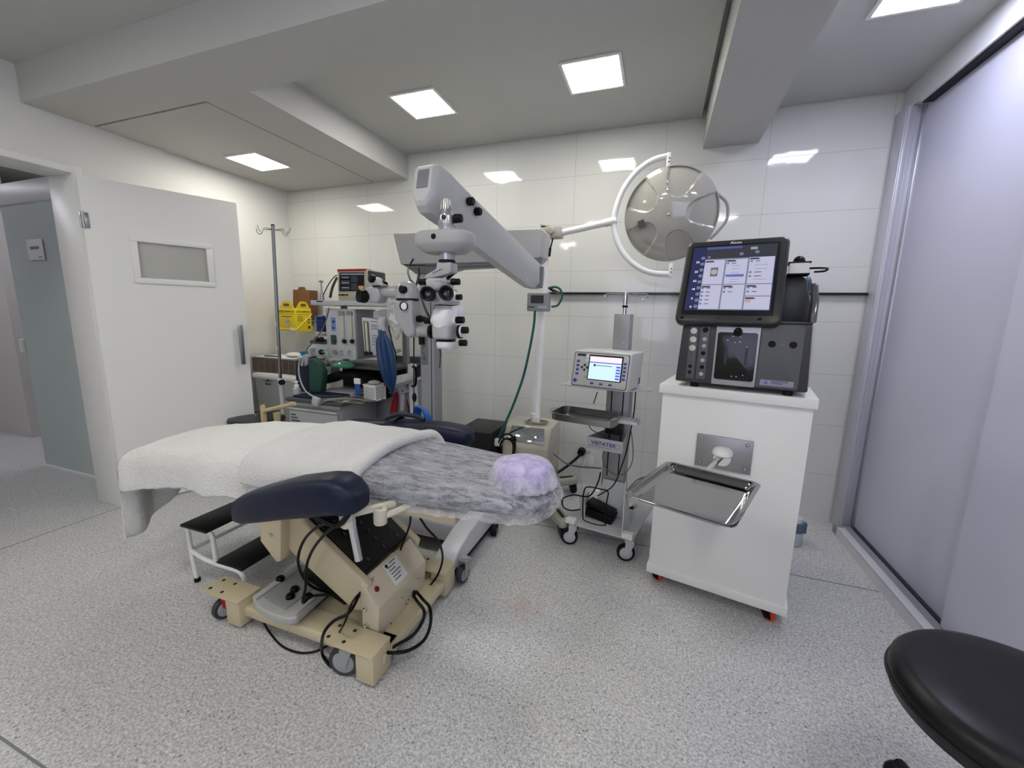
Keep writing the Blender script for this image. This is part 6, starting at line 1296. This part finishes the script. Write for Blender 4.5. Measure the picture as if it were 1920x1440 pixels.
for k in range(5):
    pts = [PY(u+k*2.6, v+k*1.2, 2.16+.012*k) for u, v in ((776, 800), (776, 778), (779, 764), (788, 764), (796, 776), (799, 795))]; bl.tube(pts, .0075, 8, 5)
solo('blue_hose_coil', bl, P('hose_blue', '1558B0', .25, coat=.4), 'coiled bright blue hose behind the far arm pad', 'hose')
cord([PY(727, 606, 2.44), PY(735, 640, 2.44), PY(742, 665, 2.4), PY(743, 690, 2.45)], .004, M_black, 'black cable passing behind the plastic bag')
pk2 = MB().ball(PY(777, 745, 2.1), (.014, .014, .03), 12, 8); solo('inline_switch', pk2, M_black, 'black inline switch on the straight hanging cable', 'switch')
# black unit behind the bed head
bu = thing('black_unit', 'black boxy power unit behind the far arm pad', 'power unit', (-1.17, 2.66, 0)); ux0, ux1 = PY(862, 830, 2.55).x, PY(925, 830, 2.55).x
part('case', MB().bb((ux0, 2.50, .04), (ux1, 2.86, .545), .006), P('unit_black', '0A0A0B', .4), bu)
for x in (ux0+.05, ux1-.05):
    for y in (2.53, 2.83): part('foot', MB().cyl((x, y, 0), (x, y, .042), .02), M_rubber, bu)
part('connector_plate', MB().bb((ux1, 2.54, .30), (ux1+.006, 2.80, .50), .001), M_dgrey, bu); part('plug', MB().bb((ux1+.004, 2.56, .44), (ux1+.05, 2.60, .49), .004), M_whitep, bu)
for r_, dz in ((.075, 0), (.06, -.01)): part('cable_loop', MB().tube([V((ux1+.09+.8*r_*math.cos(a), 2.58+.02*math.sin(a*2), .42+dz+r_*1.5*math.sin(a))) for a in [2*math.pi*k/12 for k in range(12)]], .007, 8, 3, True), M_black, bu)
# ================================================================ left corner: waste bin, organisers, sharps boxes, infusion pole
YW = 2.62; q = YB2(YW)
wbn = thing('waste_bin', 'large white lidded bin behind the open door', 'bin', (q(510, 750).x, YW+.2, 0))
bx_0, bx_1 = -3.44, q(556, 700).x; zt_ = q(510, 700).z
R = []
for z, ins in ((.02, .035), (.03, .03), (zt_-.06, .0), (zt_-.05, -.006)):
    R.append([V((px_, py_, z)) for px_, py_ in [((bx_0+bx_1)/2+((bx_1-bx_0)/2-ins)*math.copysign(abs(math.cos(a))**.35, math.cos(a)), YW+.24+(.24-ins)*math.copysign(abs(math.sin(a))**.35, math.sin(a))) for a in [2*math.pi*k/48 for k in range(48)]]])
part('tub', MB().loft(R), P('bin_white', 'C6C7C8', .4), wbn); R = []
for z, ins in ((zt_-.052, -.012), (zt_-.035, -.014), (zt_-.012, -.004), (zt_, .05)):
    R.append([V((px_, py_, z)) for px_, py_ in [((bx_0+bx_1)/2+((bx_1-bx_0)/2-ins)*math.copysign(abs(math.cos(a))**.35, math.cos(a)), YW+.24+(.24-ins)*math.copysign(abs(math.sin(a))**.35, math.sin(a))) for a in [2*math.pi*k/48 for k in range(48)]]])
part('lid', MB().loft(R), M_whitep, wbn)
cq = YB2(YW-.004); em_ = MB(); em_.prism([cq(502, 708), cq(507, 716), cq(497, 716)], (0, -.001, 0)).prism([cq(492, 713), cq(512, 714), cq(512, 715), cq(492, 714)], (0, -.001, 0)); part('emblem', em_, M_gink, wbn); part('nameplate', MB().prism([cq(497, 718), cq(508, 719), cq(508, 722), cq(497, 721)], (0, -.001, 0)), M_ad, wbn)
og = thing('organiser_box', 'brown translucent compartment box stacked on the white bin', 'organiser', (q(505, 685).x, YW+.18, zt_))
oz0, oz1 = zt_+.002, q(505, 672).z
part('tray', MB().bb((bx_0+.01, YW+.03, oz0), (bx_1-.03, YW+.36, oz1-.01), .003), P('smoky_plastic', '5E4F48', .2), og); part('lid', MB().bb((bx_0+.005, YW+.025, oz1-.01), (bx_1-.02, YW+.365, oz1), .003), P('organiser_lid', '8E8A86', .25), og)
dvd = MB()
for k in range(8): x = bx_0+.02+(bx_1-bx_0-.07)*k/7; dvd.bb((x, YW+.0285, oz0+.006), (x+.004, YW+.031, oz1-.014))
part('divider', dvd, P('divider_grey', '8C8580', .4), og, kind='stuff')
solo('paper_sheet', MB().bb((bx_0+.06, YW+.03, oz1+.001), (bx_1-.06, YW+.30, oz1+.006), .001), M_paper, 'white paper sheets lying on the compartment box', 'paper')
solo('glove_wrap', MB().ball((q(527, 664).x, YW+.14, oz1+.028), (.09, .06, .022), 14, 8), P('wrap_white', 'CFCFCA', .6), 'small white wrapped bundle on the paper sheets', 'bundle')
solo('pen', MB().cyl((q(485, 672).x, YW+.06, oz1+.012), (q(512, 671).x, YW+.08, oz1+.012), .005, n=8), M_black, 'black pen on the paper sheets', 'pen')
solo('blue_dish', MB().lathe((q(566, 668).x, YW+.05, q(566, 668).z), (0, 0, 1), [(0, .035), (.002, .04), (.035, .055), (.037, .055), (.034, .05), (.005, .036)]), P('dish_blue', '2A7FB4', .4), 'light blue plastic dish at the back between the bin and the machine', 'dish')
# side table under the dish and bottle
solo('side_ledge', MB().bb((q(556, 668).x+.005, YW+.0, q(566, 668).z-.022), (q(580, 668).x+.02, YW+.22, q(566, 668).z-.002), .003).bb((q(556, 668).x+.01, YW+.18, 0), (q(556, 668).x+.04, YW+.21, q(566, 668).z-.022)).bb((q(580, 668).x-.01, YW+.18, 0), (q(580, 668).x+.015, YW+.21, q(566, 668).z-.022)), M_whitep, 'narrow white side ledge between the bin and the machine', 'table')
bt_ = PY(550, 745, 2.25); pb_ = thing('pump_bottle', 'small clear pump bottle with a white top at the left of the machine worktop', 'bottle', V((x0c+.04, 2.26, zc_)))
c = V((x0c+.04, 2.26, zc_)); part('bottle', MB().lathe(c, (0, 0, 1), [(0, .024), (.004, .027), (.06, .027), (.07, .016)]), P('clear_bottle', 'BCC0C0', .15, alpha=.8), pb_); part('pump', MB().lathe(c, (0, 0, 1), [(.07, .017), (.09, .017), (.092, .008), (.108, .008), (.108, .013), (.116, .012)]).tube([c+V((0, 0, .112)), c+V((-.03, -.01, .110))], .004, 6, 1), M_whitep, pb_)
# sharps container: two printed faces meet at a corner
e0, e1, e2 = PY(523, 600, 2.90), PY(555, 600, 2.80), PY(584, 600, 2.95)
zb_, zt2 = PY(555, 622, 2.80).z, PY(555, 578, 2.80).z
nrm = lambda a, b: V(((b-a).y, -(b-a).x, 0)).normalized()
f1, f2 = V((e0.x, e0.y, 0)), V((e1.x, e1.y, 0)); f3 = V((e2.x, e2.y, 0)); f4 = f1+(f3-f2)
shp_ = thing('sharps_container', 'yellow cardboard sharps container hung in the corner beyond the infusion pole', 'sharps container', V(((f1.x+f3.x)/2, (f1.y+f3.y)/2, zb_)))
M_yel = P('cardboard_yellow', 'E2C81A', .55)
bx3 = part('carton', MB().prism([f1+U*zb_, f2+U*zb_, f3+U*zb_, f4+U*zb_], U*(zt2-zb_), .002), M_yel, shp_)
def flapg(a, b):
    d = (b-a); n = nrm(a, b)*-.004; L = d.length; pts = [a+d*.06, a+d*.28+U*.055, a+d*.40+U*.062, a+d*.62+U*.062, a+d*.74+U*.055, b-d*.06]
    o = part('handle_flap', MB().prism([p+U*zt2 for p in pts], n), M_yel, shp_); c = a+d*.51+U*(zt2+.030)
    part('handle_hole', MB().rrect(c-n*.2, d.normalized(), U, L*.32, .022, .010, .002), P('hole_brown', '6B4A22', .7), o)
flapg(f1, f2); flapg(f2, f3)
def face(a, b):
    d = (b-a).normalized(); n = d.cross(U); return a, d, n, (b-a).length
for k, (a, b) in enumerate(((f1, f2), (f2, f3))):
    o, d, n, L = face(a, b); H_ = zt2-zb_
    text('lettering', 'DESCARPACK', o+d*(L*.5)+U*(zb_+H_*.86)+n*.0008, d, U, .018, M_ink, bx3, w=L*.9, bold=.015)
    ln = MB(); ln.prism([o+d*(L*.05)+U*(zb_+H_*.74)+n*.001, o+d*(L*.95)+U*(zb_+H_*.74)+n*.001, o+d*(L*.95)+U*(zb_+H_*.75)+n*.001, o+d*(L*.05)+U*(zb_+H_*.75)+n*.001], n*.0003)
    if k == 1:
        for j in range(6): ln.prism([o+d*(L*.1)+U*(zb_+H_*(.66-.045*j))+n*.001, o+d*(L*.45)+U*(zb_+H_*(.66-.045*j))+n*.001, o+d*(L*.45)+U*(zb_+H_*(.675-.045*j))+n*.001, o+d*(L*.1)+U*(zb_+H_*(.675-.045*j))+n*.001], n*.0003)
        for j in range(3): ln.prism([o+d*(L*.75)+U*(zb_+H_*(.60-.12*j))+n*.001, o+d*(L*.88)+U*(zb_+H_*(.60-.12*j))+n*.001, o+d*(L*.88)+U*(zb_+H_*(.66-.12*j))+n*.001, o+d*(L*.75)+U*(zb_+H_*(.66-.12*j))+n*.001], n*.0003)
        ln.prism([o+d*(L*.74)+U*(zb_+H_*.12)+n*.001, o+d*(L*.92)+U*(zb_+H_*.12)+n*.001, o+d*(L*.92)+U*(zb_+H_*.24)+n*.001, o+d*(L*.74)+U*(zb_+H_*.24)+n*.001], n*.0003)
    else:
        ln.prism([o+d*(L*.2)+U*(zb_+H_*.62)+n*.001, o+d*(L*.8)+U*(zb_+H_*.62)+n*.001, o+d*(L*.8)+U*(zb_+H_*.65)+n*.001, o+d*(L*.2)+U*(zb_+H_*.65)+n*.001], n*.0003)
    part('printed_marks', ln, P('brown_print', '5A3A12', .6), bx3, kind='stuff')
o, d, n, L = face(f1, f2); c = o+d*(L*.52)+U*(zb_+(zt2-zb_)*.38); s_ = .042
part('hazard_diamond', MB().prism([c-d*s_+n*.001, c-U*s_+n*.001, c+d*s_+n*.001, c+U*s_+n*.001], n*.0003), M_ink, bx3); s_ = .036
part('hazard_field', MB().prism([c-d*s_+n*.0014, c-U*s_+n*.0014, c+d*s_+n*.0014, c+U*s_+n*.0014], n*.0003), M_paper, bx3)
bz = MB()
for k in range(3):
    a = math.radians(90+120*k); bz.tube([c+n*.0018+d*(.010*math.cos(a)+.009*math.cos(b))+U*(.004+.010*math.sin(a)+.009*math.sin(b)) for b in [a+math.radians(30+300*j/12) for j in range(13)]], .0018, 6, 1)
part('biohazard_symbol', bz, M_ink, bx3)
part('bottom_label', MB().prism([f2+n*.001-d*.13+U*(zb_+.006), f2+n*.001-d*.02+U*(zb_+.006), f2+n*.001-d*.02+U*(zb_+.034), f2+n*.001-d*.13+U*(zb_+.034)], n*.0004), M_paper, bx3)
hold = MB(); w0 = f1+n*.012+U*(zb_+.022); w1 = f2+V((.004, -.016, 0))+U*(zb_+.018); o3, d3, n3, L3 = face(f2, f3); w2_ = f3+n3*.012+U*(zb_+.16); hold.tube([w0, w1-d*.02, w1, w1+d3*.02+U*.012, w2_], .0035, 6, 1)
part('wall_bracket', MB().bb((f4.x+.05, f4.y-.06, zb_+.05), (f4.x+.10, YB, zb_+.09), .002), M_steel, shp_)
part('wire_holder', hold, P('wire_yellow', 'EDE07A', .4), shp_)
bbx = thing('brown_carton', 'tall brown cardboard carton with a handle flap behind the yellow sharps container', 'carton', PY(565, 600, 3.05)); q = YB2(3.02); M_kr = P('kraft_brown', '6E4A2A', .7)
part('carton', MB().prism([q(549, 543), q(580, 544), q(581, 600), q(550, 600)], (0, .10, 0), .002), M_kr, bbx); part('handle_flap', MB().prism([q(558, 544), q(560, 538), q(570, 538), q(573, 544)], (0, .006, 0)), M_kr, bbx)
# infusion pole
YI = 2.42; q = YB2(YI); ip = thing('infusion_pole', 'steel infusion pole with four hooks standing by the open door', 'infusion pole', (q(527, 760).x, YI, 0))
pt_, pj_ = q(511.5, 423), q(526, 712); pbm = V((pj_.x+.004, YI, .08)); xx = (pt_.x+pj_.x)/2
part('upper_tube', MB().rings([(pt_, .0125), (pj_, .0125)], 16), P('pole_steel', '8E9092', .2, 1), ip)
part('cap', MB().rings([(pt_, .0135), (pt_+U*.008, .012), (pt_+U*.010, .006)]), M_black, ip)
part('collar', MB().rings([(q(526, 709), .021), (q(527, 721), .021)]), M_whitep, ip); part('lower_tube', MB().rings([(q(527, 720), .017), (pbm, .017)], 16), P('tube_white', 'CFCFD0', .3), ip)
part('lock_knob', MB().rings([(q(530, 715, ), .006), (q(533, 716)+V((0, -.015, 0)), .006), (q(533, 716)+V((0, -.018, 0)), .022), (q(535, 716)+V((0, -.04, 0)), .021), (q(535, 716)+V((0, -.042, 0)), .01)]), M_black, ip)
part('tape_wrap', MB().rings([(q(519.5, 604), .0135), (q(520, 613), .0135)]), M_paper, ip); part('tape_wrap', MB().rings([(q(521.5, 649), .0133), (q(522, 657), .0133)]), M_paper, ip)
hz = q(512, 431).z
for a in (math.radians(8), math.radians(188), math.radians(80), math.radians(262)):
    dx_ = V((math.cos(a), math.sin(a), 0)); o = V((pt_.x, YI, hz)); L2 = .128 if abs(math.cos(a)) > .5 else .10
    part('hook', MB().tube([o, o+dx_*(L2*.62)+U*.004, o+dx_*(L2*.70)+U*.0, o+dx_*(L2*.80)-U*.022, o+dx_*(L2*.95)-U*.028, o+dx_*(L2*1.10)-U*.016, o+dx_*(L2*1.16)+U*.012], .0032, 8, 4), M_steel, ip)
for k in range(5):
    a = 2*math.pi*k/5+.3; e = pbm+V((.26*math.cos(a), .26*math.sin(a), -.02)); part('base_leg', MB().tube([pbm, pbm+(e-pbm)*.5+U*.01, e], .012, 8, 3), M_whitep, ip); part('caster', MB().ball(e-U*.03+V((0, 0, 0)), .03, 12, 8), M_rubber, ip)
# dark round stool seat just behind the bed foot
ds = thing('dark_stool', 'round dark stool seat just visible behind the foot of the bed', 'stool', (-2.95, 2.28, 0)); c = V((-2.95, 2.28, PY(462, 776, 2.28).z-.008))
part('seat', MB().lathe(c, (0, 0, 1), [(-.07, .15), (-.06, .185), (-.02, .20), (.0, .19), (.008, .12), (.01, .02)], 40), P('stool_dark', '1C1D20', .4), ds); part('column', MB().cyl((c.x, c.y, .08), (c.x, c.y, .54), .025), M_chrome, ds)
for k in range(5):
    a = 2*math.pi*k/5; e = V((c.x+.23*math.cos(a), c.y+.23*math.sin(a), .06)); part('base_leg', MB().tube([V((c.x, c.y, .09)), e], .014, 8, 1), M_black, ds); part('caster', MB().ball(e-U*.032, .028, 12, 8), M_rubber, ds)
# ================================================================ step stool
ss = thing('step_stool', 'two-step footstool of white bent tube with black treads beside the bed', 'step stool', (-1.94, 1.43, 0))
M_tr = P('black_tread', '0E0E0F', .5, bump=.3, bscale=30)
tz, lz = .312, .150; ty0, ty1 = 1.195, 1.66
part('tread', MB().bb((-2.125, ty0, tz-.014), (-1.945, ty1, tz), .003), M_tr, ss, label='upper black tread'); part('tread', MB().bb((-1.935, ty0+.02, lz-.014), (-1.755, ty1, lz), .003), M_tr, ss, label='lower black tread')
for y in (ty0+.025, ty1-.025):
    part('side_frame', MB().tube([(-2.085, y, .008), (-2.10, y, .10), (-2.112, y, .26), (-2.105, y, tz-.018), (-2.08, y, tz-.016), (-1.99, y, tz-.016), (-1.955, y, tz-.02), (-1.938, y, tz-.05), (-1.932, y, lz+.02), (-1.93, y, lz-.018)], .0105, 10, 5), M_whitep, ss)
    part('side_frame', MB().tube([(-2.105, y, lz+.015), (-2.02, y, lz-.010), (-1.93, y, lz-.018), (-1.80, y, lz-.018), (-1.765, y, lz-.03), (-1.750, y, lz-.06), (-1.745, y, .008)], .0105, 10, 5), M_whitep, ss)
    for x in (-2.085, -1.745): part('rubber_foot', MB().cyl((x, y, 0), (x, y, .02), .0135), M_rubber, ss)
part('cross_bar', MB().tube([(-2.108, ty0+.025, lz+.015), (-2.108, ty1-.025, lz+.015)], .009, 8, 1), M_whitep, ss)
# ================================================================ black operator stool, bottom right
os_ = thing('operator_stool', 'large round black cushioned stool cut off by the lower right of the view', 'stool', (.775, 1.0, 0))
SX, SY_, SZ, SR = .768, 1.008, .600, .222
prf_ = [(-.075, SR*.80), (-.072, SR*.90), (-.062, SR*.955), (-.030, SR*.985), (-.012, SR*.975), (.002, SR*.93), (.010, SR*.84), (.014, SR*.6), (.012, SR*.3), (.011, .01)]
st_ = part('seat', MB().lathe((SX, SY_, SZ), (0, 0, 1), prf_, 72), P('stool_vinyl', '0C0C0F', .38, spec=.35, bump=.18, bscale=9), os_, sharp=60)
part('seam', MB().tube([V((SX+SR*.988*math.cos(a), SY_+SR*.988*math.sin(a), SZ-.034)) for a in [2*math.pi*k/60 for k in range(60)]], .0035, 6, 1, True), P('seam_black', '0A0A0C', .5), st_)
part('gas_lift', MB().rings([(V((SX, SY_, .10)), .028), (V((SX, SY_, .35)), .028), (V((SX, SY_, .35)), .018), (V((SX, SY_, SZ-.07)), .018)]), M_chrome, os_)
tip = PZ(1688, 1432, .075)
a0_ = math.atan2(tip.y-SY_, tip.x-SX); LR = math.hypot(tip.y-SY_, tip.x-SX)
for k in range(5):
    a = a0_+2*math.pi*k/5; e = V((SX+LR*math.cos(a), SY_+LR*math.sin(a), .07)); part('base_leg', MB().tube([V((SX, SY_, .11)), V((SX+LR*.6*math.cos(a), SY_+LR*.6*math.sin(a), .10)), e], [.024, .022, .018], 10, 4), M_black, os_)
    part('caster', MB().ball(e-U*.035, (.034, .034, .034), 16, 10), M_black, os_)
# ================================================================ light and colour
w = bpy.data.worlds.new('world'); sc.world = w; w.use_nodes = True
w.node_tree.nodes['Background'].inputs[0].default_value = (.5, .55, .65, 1); w.node_tree.nodes['Background'].inputs[1].default_value = .3
vs = sc.view_settings; vs.view_transform = 'Standard'; vs.look = 'None'; vs.gamma = 1; vs.use_curve_mapping = False; vs.exposure = 0.43
sc.cycles.max_bounces = 10; sc.cycles.diffuse_bounces = 5; sc.cycles.transparent_max_bounces = 12
sc.cycles.use_denoising = True; sc.cycles.sample_clamp_indirect = 6
